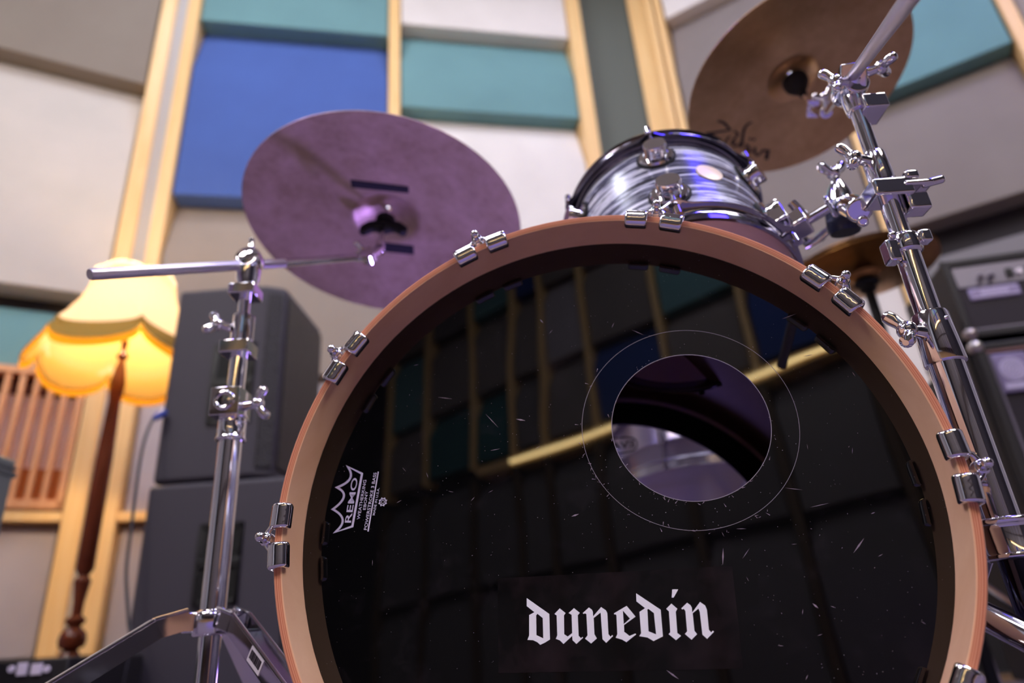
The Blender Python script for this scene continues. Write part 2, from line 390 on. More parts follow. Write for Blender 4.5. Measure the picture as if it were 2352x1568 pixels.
# ceiling lights
DIFF = emis('ceiling_led', (240, 243, 255), L_CEIL)
FRAMEW = mat('fixture_white', (210, 210, 212), .5)
spots = [(-1.1, 1.62), (.65, 1.75), (-1.5, -1.1), (1.7, -1.1), (2.9, .3), (-3.0, .1), (.1, -2.0)]
wh = ['over the drum kit', 'over the rack tom', 'behind the photographer on the left', 'behind the photographer on the right', 'over the amplifiers', 'over the left wall', 'near the rear wall']
for (x, y), w in zip(spots, wh):
    t = thing('ceiling_light', 'square white ceiling light panel ' + w + ', mirrored in the chrome', 'light', (x, y, H - .06), 'ceiling light panels')
    MB().box2((x - .33, y - .33, H - .06), (x + .33, y + .33, H - .001)).build('frame', FRAMEW, t, bevel=.004)
    MB().box2((x - .29, y - .29, H - .068), (x + .29, y + .29, H - .0605)).build('diffuser', DIFF, t)
# soft side lights added out of view to brighten the drum hoop
SOFT = emis('added_softbox_cloth', (255, 244, 232), L_SOFT)
for sx_, w in ((-1, 'left'), (1, 'right')):
    c_ = Vector((2.1 * sx_, -.60, 3.45)); t = thing('added_softbox', 'added unseen light box on a stand, %s of the photographer, lighting the drum hoop' % w, 'added_softbox', (c_.x, c_.y, 0))
    M = frame(c_, Vector((0, .9, .8)) - c_, (0, 0, 1))
    MB().box((0, 0, -.005), (.86, .86, .01), M).build('diffuser', SOFT, t)
    MB().prism([(-.44, -.44), (.44, -.44), (.44, .44), (-.44, .44)], .03, M, -.045).add([(-.44, -.44, -.045), (.44, -.44, -.045), (.44, .44, -.045), (-.44, .44, -.045), (-.08, -.08, -.30), (.08, -.08, -.30), (.08, .08, -.30), (-.08, .08, -.30)], [(0, 1, 5, 4), (1, 2, 6, 5), (2, 3, 7, 6), (3, 0, 4, 7), (4, 5, 6, 7)], M).build('hood', BLACKP, t)
    hb_ = M @ Vector((0, 0, -.30)); MB().cyl((hb_.x, hb_.y, .0), (hb_.x, hb_.y, hb_.z), .016).build('pole', BLKMET, t)
    for k in range(3): MB().tube([(hb_.x, hb_.y, .55), (hb_.x + .45 * math.cos(k * 2.094), hb_.y + .45 * math.sin(k * 2.094), .01)], .011, 8).build('leg', BLKMET, t)
lb_ = thing('added_led_bar', 'blue light bar added under the ceiling to give the tom its blue band', 'light', (1.9, .5, 4.4))  # blue bar added so the tom wrap mirrors a blue band
MB().box2((1.50, .00, 4.42), (2.30, 1.00, 4.50)).build('housing', BLKMET, lb_, bevel=.01)
MB().box2((1.53, .03, 4.41), (2.27, .97, 4.419)).build('lens', emis('blue_led', (80, 64, 255), 12), lb_)
def stage_light(pos, target, col, power, label, size=35):
    pos = Vector(pos); d = (Vector(target) - pos).normalized()
    t = thing('stage_light', label, 'stage light', pos, 'coloured stage lights')
    M = frame(pos, d)
    MB().lathe([(0, -.16), (.05, -.15), (.075, -.1), (.078, .02), (.072, .02), (.068, -.05), (0, -.06)], M, 32).build('housing', BLKMET, t)
    ln = MB().lathe([(0, -.02), (.066, -.02), (.066, -.012), (0, -.01)], M, 32).build('lens', emis('lens_' + str(len(bpy.data.materials)), col, 18), t)
    yk = MB(); x = M.to_3x3() @ Vector((1, 0, 0))
    yk.cyl(pos - d * .05 + x * .07, pos - d * .05 + x * .1, .012).cyl(pos - d * .05 - x * .07, pos - d * .05 - x * .1, .012)
    yk.build('yoke', BLKMET, t)
    ld = bpy.data.lights.new('spot', 'SPOT'); ld.energy = power; ld.color = lin(col)[:3]; ld.spot_size = math.radians(size); ld.spot_blend = .8; ld.shadow_soft_size = .07
    lo = bpy.data.objects.new('lamp_light', ld); COL.objects.link(lo); lo.parent = t
    lo.matrix_basis = Matrix.Translation(d * .03) @ frame((0, 0, 0), -d)
    return t
stage_light((.20, 1.66, .17), (-.16, 1.08, .90), (172, 140, 255), P_VIOLET * 1.3, 'violet stage light on the floor behind the bass drum', 44)
stage_light((.15, -.75, 4.2), (.12, -.45, 0), (84, 62, 255), P_BLUE * 60, 'blue stage light aimed straight down in front of the bass drum', 22)
stage_light((1.7, -1.75, .17), (.1, -3.4, .55), (150, 90, 255), P_VIOLET * 1.5, 'violet stage light washing the foot of the rear wall', 50)
stage_light((-2.0, .4, 3.9), (-.2, .8, .7), (120, 100, 255), P_BLUE * 5, 'blue-violet stage light under the ceiling left of the kit', 30)
stage_light((1.2, -1.3, 4.1), (.3, .9, .75), (90, 80, 255), P_BLUE * 5, 'blue stage light under the ceiling right of the kit', 24)

# ------------------------------------------------------------------ bass drum
DC = Vector((.059, .574, .110 + CAMZ)); _y, _t = math.radians(-9.3), math.radians(4.06)
DN = Vector((math.sin(_y) * math.cos(_t), -math.cos(_y) * math.cos(_t), math.sin(_t)))
DX = Vector((0, 0, 1)).cross(DN).normalized(); DY = DN.cross(DX)
DM = Matrix(((DX.x, DY.x, DN.x, DC.x), (DX.y, DY.y, DN.y, DC.y), (DX.z, DY.z, DN.z, DC.z), (0, 0, 0, 1)))  # local (u, v, -depth)
def dl(x, y, dep):
    """pixel -> (u, v) on the drum plane at that depth"""
    o = np.array(DC - DN * dep) - np.array((0, 0, CAMZ)); n = np.array(DN); d = ray(x, y)
    X = d * ((o @ n) / (d @ n)) - o; return float(X @ np.array(DX)), float(X @ np.array(DY))
drum = thing('bass_drum', 'big bass drum with copper-toned wooden hoop and glossy black front head', 'bass drum', (DC.x + .04, DC.y + .25, 0))
HD = .040      # head depth behind the hoop front
def Dm(z=0): return DM @ Matrix.Translation((0, 0, z))
# front hoop: bent ply, its striped edge facing the camera
ro, ri = .2868, .2790
hb = MB().lathe([(ri, -.0004), (ri, -HD - .004), (ro, -HD - .004), (ro, -.0012), (ro - .001, 0), (ri + .0006, 0)], Matrix(), 160, closed=True)
hoop = hb.build('front_hoop', HOOP_IN, drum, M=DM, angle=50)
# ply colours by radius on the hoop material
N, L, B = nodes(HOOP_IN); tc = N.new('ShaderNodeTexCoord'); sp = N.new('ShaderNodeSeparateXYZ'); L.new(tc.outputs['Object'], sp.inputs[0])
cb = N.new('ShaderNodeCombineXYZ'); L.new(sp.outputs[0], cb.inputs[0]); L.new(sp.outputs[1], cb.inputs[1])
ln = N.new('ShaderNodeVectorMath'); ln.operation = 'LENGTH'; L.new(cb.outputs[0], ln.inputs[0])
mr = N.new('ShaderNodeMapRange'); mr.inputs[1].default_value = ri; mr.inputs[2].default_value = ro; L.new(ln.outputs['Value'], mr.inputs[0])
pl = ramp(HOOP_IN, mr.outputs[0], [(0, (238, 186, 146)), (.13, (232, 170, 128)), (.2, (196, 104, 72)), (.3, (228, 160, 120)), (.42, (202, 112, 80)), (.52, (232, 168, 128)), (.62, (190, 96, 68)), (.74, (226, 156, 118)), (.88, (206, 122, 92)), (1, (238, 190, 160))])
gz = N.new('ShaderNodeMath'); gz.operation = 'GREATER_THAN'; gz.inputs[1].default_value = -.0009; L.new(sp.outputs[2], gz.inputs[0])
old = B.inputs['Base Color'].links[0].from_socket
mx = N.new('ShaderNodeMix'); mx.data_type = 'RGBA'; L.new(gz.outputs[0], mx.inputs[0]); L.new(old, mx.inputs[6]); L.new(pl, mx.inputs[7]); L.new(mx.outputs[2], B.inputs['Base Color'])
# shell
WRAP = mat('black_oyster_wrap', (60, 62, 80), .22, .1, spec=.6)
N, L, B = nodes(WRAP); v = coords(WRAP, (4, 4, 60)); f = noise(WRAP, v, 1.6, 5, .62, 1.1)
L.new(ramp(WRAP, f, [(.34, (14, 14, 22)), (.42, (110, 112, 134)), (.47, (22, 22, 32)), (.53, (176, 178, 202)), (.60, (236, 238, 250)), (.70, (50, 52, 72))]), B.inputs['Base Color'])
SD0, SD1 = HD + .004, .45
MB().lathe([(.272, -SD0 - .002), (.272, -SD1), (.264, -SD1), (.264, -SD0 - .002)], Matrix(), 128, closed=True).build('shell', SHELL_IN, drum, M=DM)
MB().lathe([(.2725, -SD0 - .03), (.2725, -SD1 + .03), (.2715, -SD1 + .03), (.2715, -SD0 - .03)], Matrix(), 128, closed=True).build('shell_wrap', WRAP, drum, M=DM)
MB().lathe([(ri, -SD1 + .002), (ri, -SD1 - HD), (ro, -SD1 - HD), (ro, -SD1 + .002)], Matrix(), 128, closed=True).build('rear_hoop', HOOP_IN, drum, M=DM)
# front head with offset sound hole
hc = (.0905, .0645); hr = .0702; rc = (.0885, .0655); rr = .0955
def ring_pts(c, r, n): return [(c[0] + r * math.cos(2 * PI * k / n), c[1] + r * math.sin(2 * PI * k / n)) for k in range(n)]
n = 128; hv = []; fs = []
def polar(c, r, R0):
    out = []
    for k in range(n):
        a = 2 * PI * k / n; out.append((c[0] + r * math.cos(a), c[1] + r * math.sin(a)))
    return out
def outer(R0):        # points on the big circle along rays from the hole centre
    out = []
    for k in range(n):
        a = 2 * PI * k / n; dx, dy = math.cos(a), math.sin(a)
        b = hc[0] * dx + hc[1] * dy; c0 = hc[0] ** 2 + hc[1] ** 2 - R0 ** 2
        t_ = -b + math.sqrt(b * b - c0); out.append((hc[0] + dx * t_, hc[1] + dy * t_))
    return out
A0, A1 = polar(hc, hr, 0), outer(.2788)
mid1 = [((a[0] * 2 + b[0]) / 3, (a[1] * 2 + b[1]) / 3) for a, b in zip(A0, A1)]
mid2 = [((a[0] + b[0] * 2) / 3, (a[1] + b[1] * 2) / 3) for a, b in zip(A0, A1)]
hm = MB(); ringsl = [A0, mid1, mid2, A1]
vs = [(x, y, -HD) for R_ in ringsl for x, y in R_]
fs = [(i * n + k, i * n + (k + 1) % n, (i + 1) * n + (k + 1) % n, (i + 1) * n + k) for i in range(3) for k in range(n)]
b0 = len(vs); vs += [(x, y, -HD - .0006) for x, y in A0]
fs += [(k, (k + 1) % n, b0 + (k + 1) % n, b0 + k) for k in range(n)]
hm.add(vs, fs)
head = hm.build('front_head', HEAD, drum, M=DM, angle=60)
# reinforcement ring round the hole
rm = MB(); B0, B1 = ring_pts(hc, hr + .0003, n), ring_pts(rc, rr, n)
vs = [(x, y, -HD + .0005) for x, y in B0] + [(x, y, -HD + .0005) for x, y in B1] + [(x, y, -HD) for x, y in B1] + [(x, y, -HD - .0008) for x, y in B0]
fs = [(k, (k + 1) % n, n + (k + 1) % n, n + k) for k in range(n)] + [(n + k, n + (k + 1) % n, 2 * n + (k + 1) % n, 2 * n + k) for k in range(n)] + [(3 * n + k, 3 * n + (k + 1) % n, (k + 1) % n, k) for k in range(n)]
rm.add(vs, fs).build('hole_ring', HEADRING, head, M=DM, angle=50)
EDGE = mat('worn_edge', (150, 140, 150), .4)
MB().lathe([(rr, 0), (rr + .0004, 0), (rr + .0004, .0004), (rr, .0004)], DM @ Matrix.Translation((rc[0], rc[1], -HD + .0002)), 128, closed=True).build('hole_ring_edge', EDGE, head)
MB().lathe([(hr - .0003, 0), (hr + .0003, 0), (hr + .0003, .0007), (hr - .0003, .0007)], DM @ Matrix.Translation((hc[0], hc[1], -HD)), 128, closed=True).build('hole_edge', EDGE, head)

# flat print helpers on the head plane
PZ = -HD + .0004
def flat(polys, name, m, parent, z=PZ, th=.00012, holes=()):
    bm = bmesh.new()
    for p in polys:
        vs = [bm.verts.new((x, y, z)) for x, y in p]
        for i in range(len(vs)): bm.edges.new((vs[i], vs[(i + 1) % len(vs)]))
    bmesh.ops.triangle_fill(bm, use_beauty=True, use_dissolve=False, edges=bm.edges[:])
    g = bmesh.ops.extrude_face_region(bm, geom=bm.faces[:])
    bmesh.ops.translate(bm, verts=[e for e in g['geom'] if isinstance(e, bmesh.types.BMVert)], vec=(0, 0, th))
    bmesh.ops.recalc_face_normals(bm, faces=bm.faces)
    me = bpy.data.meshes.new(name); bm.to_mesh(me); bm.free(); me.materials.append(m)
    o = bpy.data.objects.new(name, me); COL.objects.link(o); o.parent = parent
    o.matrix_basis = WM[parent.name].inverted() @ DM; WM[o.name] = DM.copy(); return o
def cropmap(x0, y0, s): return lambda q: dl(x0 + q[0] / s, y0 + q[1] / s, HD)
m1 = cropmap(1120, 1280, 3.92)
stk = flat([[m1(q) for q in [(92, 188), (2200, 75), (2302, 1000), (98, 1040)]]], 'sticker', STICKER, head, z=-HD + .0001, th=.0002)
letters = [
    [(353, 365), (556, 508), (562, 738), (520, 764), (475, 786), (448, 762), (410, 744), (360, 742), (375, 700), (375, 518), (422, 492), (353, 438)],
    [(438, 520), (450, 507), (497, 545), (502, 728), (440, 698)],
    [(650, 458), (702, 500), (688, 522), (690, 690), (722, 712), (762, 680), (757, 516), (730, 500), (778, 456), (830, 498), (812, 520), (820, 705), (842, 726), (855, 714), (860, 722), (800, 778), (766, 745), (762, 705), (684, 778), (650, 745), (615, 732), (628, 700), (622, 522), (602, 508)],
    [(912, 450), (940, 470), (948, 490), (950, 530), (1022, 446), (1065, 475), (1078, 500), (1088, 690), (1108, 713), (1122, 698), (1130, 706), (1068, 768), (1035, 735), (1028, 640), (1018, 495), (955, 545), (962, 690), (984, 728), (932, 774), (878, 730), (900, 700), (890, 510), (878, 502), (865, 508), (857, 500)],
    [(1252, 435), (1332, 532), (1228, 608), (1230, 668), (1278, 706), (1330, 684), (1337, 692), (1250, 762), (1210, 738), (1153, 722), (1168, 690), (1160, 520), (1150, 510), (1142, 514), (1137, 503)],
    [(1218, 478), (1282, 550), (1226, 600)],
    [(1337, 322), (1558, 470), (1578, 710), (1494, 752), (1440, 720), (1366, 708), (1382, 680), (1367, 490), (1418, 456), (1340, 395)],
    [(1438, 468), (1448, 462), (1497, 500), (1517, 692), (1449, 664)],
    [(1655, 415), (1708, 462), (1694, 488), (1708, 680), (1742, 705), (1696, 744), (1630, 690), (1645, 670), (1632, 485), (1608, 462)],
    [(1662, 287), (1716, 287), (1675, 361), (1657, 361)],
    [(1796, 407), (1825, 428), (1838, 450), (1842, 495), (1912, 400), (1958, 432), (1974, 470), (1992, 650), (2012, 674), (2028, 658), (2038, 668), (1976, 732), (1934, 694), (1910, 490), (1898, 460), (1846, 502), (1862, 660), (1886, 690), (1836, 740), (1776, 688), (1796, 664), (1780, 480), (1765, 462), (1752, 468), (1743, 458)]]
flat([[m1(q) for q in p] for p in letters], 'lettering', WHITEINK, head, z=-HD + .0004, th=.0001)

# maker's print: scalloped crown, words and wheel
m2 = cropmap(740, 1050, 8.25)
def arc3(p, q, s, k=14):      # curve from p to q bulging to s
    out = []
    for i in range(k + 1):
        t_ = i / k; c = (2 * s[0] - .5 * (p[0] + q[0]), 2 * s[1] - .5 * (p[1] + q[1]))
        out.append(((1 - t_) ** 2 * p[0] + 2 * t_ * (1 - t_) * c[0] + t_ ** 2 * q[0], (1 - t_) ** 2 * p[1] + 2 * t_ * (1 - t_) * c[1] + t_ ** 2 * q[1]))
    return out
outl = arc3((225, 1425), (192, 985), (380, 1190)) + arc3((192, 985), (268, 572), (402, 745))[1:] + arc3((268, 572), (468, 172), (520, 400))[1:] + [(768, 312), (585, 1308)]
def ribbon(pts, w, closed=True):
    m_ = len(pts); out = []
    for i in range(m_):
        a, b, c = pts[i - 1] if (closed or i) else pts[i], pts[i], pts[(i + 1) % m_] if (closed or i < m_ - 1) else pts[i]
        e1 = Vector((b[0] - a[0], b[1] - a[1])); e2 = Vector((c[0] - b[0], c[1] - b[1])); e1 = e1.normalized() if e1.length else e2.normalized(); e2 = e2.normalized() if e2.length else e1
        n1, n2 = Vector((-e1.y, e1.x)), Vector((-e2.y, e2.x)); bi = n1 + n2
        bi = bi.normalized() if bi.length > .2 else n1
        k_ = min(1 / max(.3, bi.dot(n1)), 1.9); out.append((Vector(b) + bi * w / 2 * k_, Vector(b) - bi * w / 2 * k_))
    return out
def ribbon_mesh(pts, w, tf, z, closed=True):
    r_ = ribbon(pts, w, closed); b = MB(); n_ = len(r_)
    vs = [(*tf(q), z) for pr_ in r_ for q in pr_]
    return b.add(vs, [(2 * i, 2 * i + 1, (2 * i + 3) % (2 * n_), (2 * i + 2) % (2 * n_)) for i in range(n_ if closed else n_ - 1)])
cin = [(p[0] + (12 if i < len(outl) - 2 else -10), p[1]) for i, p in enumerate(outl)]
ribbon_mesh(cin, 40, m2, PZ).build('crown_print', INKWORN, head, M=DM)
FONTC = {}
def text_mesh(s, off=.0, spacing=1.0):
    cu = bpy.data.curves.new('t', 'FONT'); cu.body = s; cu.size = 1; cu.offset = off; cu.space_character = spacing; cu.resolution_u = 3
    ob = bpy.data.objects.new('t', cu); COL.objects.link(ob); bpy.context.view_layer.update()
    me = bpy.data.meshes.new_from_object(ob.evaluated_get(bpy.context.evaluated_depsgraph_get()))
    vs = [(v.co.x, v.co.y) for v in me.vertices]; fs = [list(p.vertices) for p in me.polygons]
    bpy.data.objects.remove(ob); bpy.data.curves.remove(cu); bpy.data.meshes.remove(me); return vs, fs
def text_on(s, p0, p1, cap, name, m, parent, M, z=0, off=0.0, mirror=False, spacing=1.0):
    """text from p0 to p1 (2-D on plane M), capital height cap"""
    vs, fs = text_mesh(s, off, spacing)
    x0, x1 = min(v[0] for v in vs), max(v[0] for v in vs); p0, p1 = Vector(p0), Vector(p1)
    d = p1 - p0; e = d.normalized(); up = Vector((-e.y, e.x)) * (-1 if mirror else 1)
    capf = .73
    out = [(p0.x + d.x * (x - x0) / (x1 - x0) + up.x * cap * y / capf, p0.y + d.y * (x - x0) / (x1 - x0) + up.y * cap * y / capf, z) for x, y in vs]
    b = MB(); b.add(out, fs); o = b.build(name, m, parent, M=M); return o
def plen(a, b): return (Vector(m2(a)) - Vector(m2(b))).length
def words(s, a, b, ch, off, m=INKWORN, sp=1.0):
    return text_on(s, m2(a), m2(b), plen((0 + a[0], a[1]), (a[0] + ch, a[1])), 'print_line', m, head, DM, PZ + .0001, off, spacing=sp)
words('REMO', (546, 1240), (680, 392), 122, .010)
words('WEATHERKING', (716, 1178), (842, 430), 60, .004)
words('EBONY', (828, 995), (872, 640), 54, .004)
words('POWERSTROKE 3 BASS', (850, 1378), (1036, 292), 62, .006)
words('MADE IN U.S.A.', (1000, 1100), (1090, 582), 44, .002)
flat([[m2(q) for q in [(860, 1405), (884, 1408), (1076, 275), (1058, 272)]]], 'print_rule', INKWORN, head)
wb = MB(); wc = Vector(m2((1152, 845))); wr = (Vector(m2((1152, 760))) - wc).length
Mw_ = DM @ Matrix.Translation((wc.x, wc.y, PZ))
wb.lathe([(wr * .68, 0), (wr * .84, 0), (wr * .84, .0001), (wr * .68, .0001)], Mw_, 32, closed=True)
for k in range(8):
    a = k * PI / 4 + .3; R_ = Mw_ @ Matrix.Rotation(a, 4, 'Z')
    wb.box((wr * .62, 0, .00005), (wr * .72, wr * .12, .0001), R_); wb.box((wr * .95, 0, .00006), (wr * .14, wr * .22, .0001), R_)
wb.build('wheel_print', INKWORN, head)
# scratches and scuffs on the film
sc = MB()
def scratch(a, b, w=.0004):
    w = min(w, .0003 + w * .3)
    p, q = Vector(dl(*a, HD)), Vector(dl(*b, HD)); e = (q - p).normalized(); nn = Vector((-e.y, e.x)) * w * .5; mm = (p + q) / 2
    sc.add([(p.x, p.y, PZ - .0002), (mm.x + nn.x, mm.y + nn.y, PZ - .0002), (q.x, q.y, PZ - .0002), (mm.x - nn.x, mm.y - nn.y, PZ - .0002)], [(0, 1, 2, 3)])
for a, b, w in [((1005, 912), (1040, 916), .0006), ((1635, 1172), (1692, 1190), .0025), ((1185, 962), (1207, 966), .004), ((1985, 1235), (1960, 1270), .003), ((1778, 1028), (1826, 990), .0007),
                ((1690, 1214), (1715, 1214), .0006), ((1860, 1165), (1905, 1155), .0007), ((1705, 1283), (1722, 1258), .0006), ((1661, 1258), (1660, 1298), .003), ((1866, 1385), (1880, 1397), .004),
                ((1800, 1120), (1845, 1125), .0006), ((1115, 950), (1145, 982), .0008), ((1830, 720), (1795, 733), .0008), ((1845, 818), (1868, 814), .0005), ((1240, 733), (1248, 742), .003),
                ((1312, 1186), (1330, 1180), .004), ((1765, 960), (1775, 948), .003), ((1640, 1192), (1690, 1200), .0008), ((2000, 1180), (2010, 1176), .0012), ((1555, 1380), (1572, 1372), .0006),
                ((1560, 1560), (1530, 1538), .003), ((1125, 1035), (1150, 1030), .0006), ((1480, 770), (1520, 774), .0006), ((1450, 757), (1480, 770), .0005)]:
    scratch(a, b, w)
rnd = random.Random(3)
for k in range(150):
    x, y = rnd.uniform(760, 2150), rnd.uniform(640, 1560); u, v_ = dl(x, y, HD)
    if (u - hc[0]) ** 2 + (v_ - hc[1]) ** 2 > .073 ** 2 and u * u + v_ * v_ < .26 ** 2:
        a = rnd.uniform(0, 6.28); l_ = rnd.choice([2, 3, 4, 14]); scratch((x, y), (x + l_ * math.cos(a), y + l_ * math.sin(a)), rnd.choice([.0003, .0004, .0006]))
for k in range(90):
    a = rnd.gauss(-2.1, .9); r_ = (hr if rnd.random() < .5 else rr) + abs(rnd.gauss(0, .002)); x = (hc if r_ < .09 else rc)[0] + r_ * math.cos(a); y = (hc if r_ < .09 else rc)[1] + r_ * math.sin(a)
    b = rnd.uniform(0, 6.28); l_ = rnd.uniform(.0008, .004); w = .0002
    sc.add([(x, y, PZ + .0003), (x + l_ * math.cos(b), y + l_ * math.sin(b), PZ + .0003), (x + l_ * math.cos(b + .2), y + l_ * math.sin(b + .2), PZ + .0003)], [(0, 1, 2)])
so = sc.build('scratches', mat('scuff', (150, 132, 146), .6), head, M=DM); so['kind'] = 'stuff'

# rear (batter) head: clear film, black damping ring, maker's oval
CLEAR = bpy.data.materials.new('clear_film'); CLEAR.use_nodes = True
N, L = CLEAR.node_tree.nodes, CLEAR.node_tree.links; N.clear()
o_ = N.new('ShaderNodeOutputMaterial'); mxs = N.new('ShaderNodeMixShader'); tr = N.new('ShaderNodeBsdfTransparent'); gl = N.new('ShaderNodeBsdfGlossy'); gl.inputs['Roughness'].default_value = .12
tl = N.new('ShaderNodeBsdfTranslucent'); tl.inputs[0].default_value = lin((168, 156, 184)); mxt = N.new('ShaderNodeMixShader'); mxt.inputs[0].default_value = .16
fr_ = N.new('ShaderNodeFresnel'); fr_.inputs[0].default_value = 1.5
L.new(tr.outputs[0], mxt.inputs[1]); L.new(tl.outputs[0], mxt.inputs[2]); L.new(fr_.outputs[0], mxs.inputs[0]); L.new(mxt.outputs[0], mxs.inputs[1]); L.new(gl.outputs[0], mxs.inputs[2]); L.new(mxs.outputs[0], o_.inputs[0])
rh = MB().lathe([(0, -SD1 - .001), (.2785, -SD1 - .001)], Matrix(), 96).build('rear_head', CLEAR, drum, M=DM)
MB().lathe([(.223, -SD1 + .001), (.2635, -SD1 + .001), (.2635, -SD1 + .006), (.223, -SD1 + .006)], Matrix(), 96, closed=True).build('damping_ring', RUBBER, rh, M=DM)
MB().lathe([(.2585, -SD1 + .0065), (.2638, -SD1 + .0065), (.2638, -SD1 + .012), (.2585, -SD1 + .0085)], Matrix(), 96, closed=True).build('bearing_edge', mat('bearing_maple', (232, 206, 206), .3), drum, M=DM)
MO = DM @ Matrix.Translation((.012, .1895, -SD1 + .0004))
ov = [( .034 * (1 if math.cos(a) > 0 else -1) * abs(math.cos(a)) ** .55, .0125 * (1 if math.sin(a) > 0 else -1) * abs(math.sin(a)) ** .75) for a in [2 * PI * k / 48 for k in range(48)]]
ribbon_mesh(ov, .0022, lambda q: (q[0], q[1]), 0).build('maker_oval', INK, rh, M=MO)
text_on('EVANS', (.030, -.0055), (-.030, -.0055), .0115, 'maker_name', INK, rh, MO, .0010, .02, mirror=True)

# claws with tension rods, lugs
for k in range(10):
    a = math.radians(-1.7 + 36.65 * k) if k < 6 else math.radians(-1.7 + 36.65 * 5 + (360 - 36.65 * 5) / 5 * (k - 5))
    cb = MB()
    for s_ in (-1, 1):
        aa = a + s_ * math.radians(3.55); Rm = DM @ Matrix.Rotation(aa, 4, 'Z')
        # hook: C-shaped section (radial x, axial z) swept along the rim (y)
        pr = [(.2742, -.0060), (.2728, -.0015), (.2730, .0012), (.2746, .0034), (.2775, .0050), (.2812, .0058), (.2850, .0056), (.2885, .0043), (.2911, .0020), (.2922, -.0010), (.2922, -.0330), (.2885, -.0330), (.2885, .0004), (.2768, .0004), (.2768, -.0060)]
        m_ = len(pr); w = .0112; cxm, czm = .2835, -.004; secs = []
        for q in range(19):
            y_ = -w + 2 * w * q / 18; e_ = max(0, (abs(y_) - (w - .0028)) / .0028); sh_ = 1 - .16 * (1 - math.sqrt(max(0, 1 - e_ * e_)))
            rbx = .00002 * math.cos(y_ / w * PI * 4) * (e_ == 0)
            secs.append([(cxm + (x - cxm) * sh_, y_, (czm + (z - czm) * sh_ if z > -.02 else z) + (rbx if z > .0015 else 0)) for x, z in pr])
        vs = [p for sec in secs for p in sec]; fs_ = [list(range(m_)), list(range(18 * m_, 19 * m_))[::-1]]
        for q in range(18): fs_ += [(q * m_ + i, q * m_ + (i + 1) % m_, (q + 1) * m_ + (i + 1) % m_, (q + 1) * m_ + i) for i in range(m_)]
        cb.add(vs, fs_, Rm)
    R0 = DM @ Matrix.Rotation(a, 4, 'Z')
    for s_ in (-1, 1):
        p0 = DM @ Matrix.Rotation(a + s_ * math.radians(2.6), 4, 'Z') @ Vector((.2905, 0, -.006)); p1 = R0 @ Vector((.2985, s_ * .004, -.008))
        cb.tube([p0, (p0 + p1) / 2 + (R0.to_3x3() @ Vector((.0012, 0, 0))), p1], [.0028, .0022, .0030], 10)
    cb.lathe([(.0032, -.007), (.0062, -.007), (.0062, 0), (.0052, .0012), (.0032, .0012)], R0 @ Matrix.Translation((.2985, 0, -.006)), 20, closed=True)
    claw = cb.build('claw', CHROME, drum, angle=55)
    rb = MB(); rb.cyl(R0 @ Vector((.2985, 0, .0)), R0 @ Vector((.2985, 0, -.085)), .0026, n=12)
    rb.cyl(R0 @ Vector((.2985, 0, -.006)), R0 @ Vector((.2985, 0, -.002)), .0046, n=16); rb.ball(R0 @ Vector((.2985, 0, .004)), .0042)
    rb.build('tension_rod', CHROME, claw)
    lb = MB(); lb.lathe([(0, 0), (.017, 0), (.019, .004), (.013, .012), (.012, .020), (.009, .026), (0, .028)], R0 @ Matrix.Translation((.272, 0, -.100)) @ Matrix.Rotation(PI / 2, 4, 'Y'), 24)
    lb.build('lug', CHROME, drum)
# spurs
for s_ in (1, -1):
    b = MB(); base = DM @ Vector((s_ * .245, -.130, -.10)); tip = Vector((base.x + s_ * .17, base.y - .13, .012))
    d = (tip - base)
    if s_ == 1: base = DM @ Vector((.262, -.085, -.085)); tip = Vector((.53, .36, .006)); d = tip - base
    b.rod(base, base + d * .38, [(0, .011), (.9, .011), (1, .010)]); b.rod(base + d * .38, base + d * .95, [(0, .0085), (1, .0085)])
    b.rod(base + d * .35, base + d * .42, [(0, .0125), (1, .0125)])
    b.rod(base + d * .95, tip, [(0, .010), (.5, .008), (1, .002)])
    sp_ = b.build('spur', CHROME, drum); c = DM @ Vector((s_ * .267, -.085 if s_ == 1 else -.13, -.10))
    MB().box((0, 0, 0), (.02, .05, .04), frame(c, DM.to_3x3() @ Vector((s_, -.3, 0)).normalized())).build('spur_bracket', CHROME, sp_, bevel=.004)

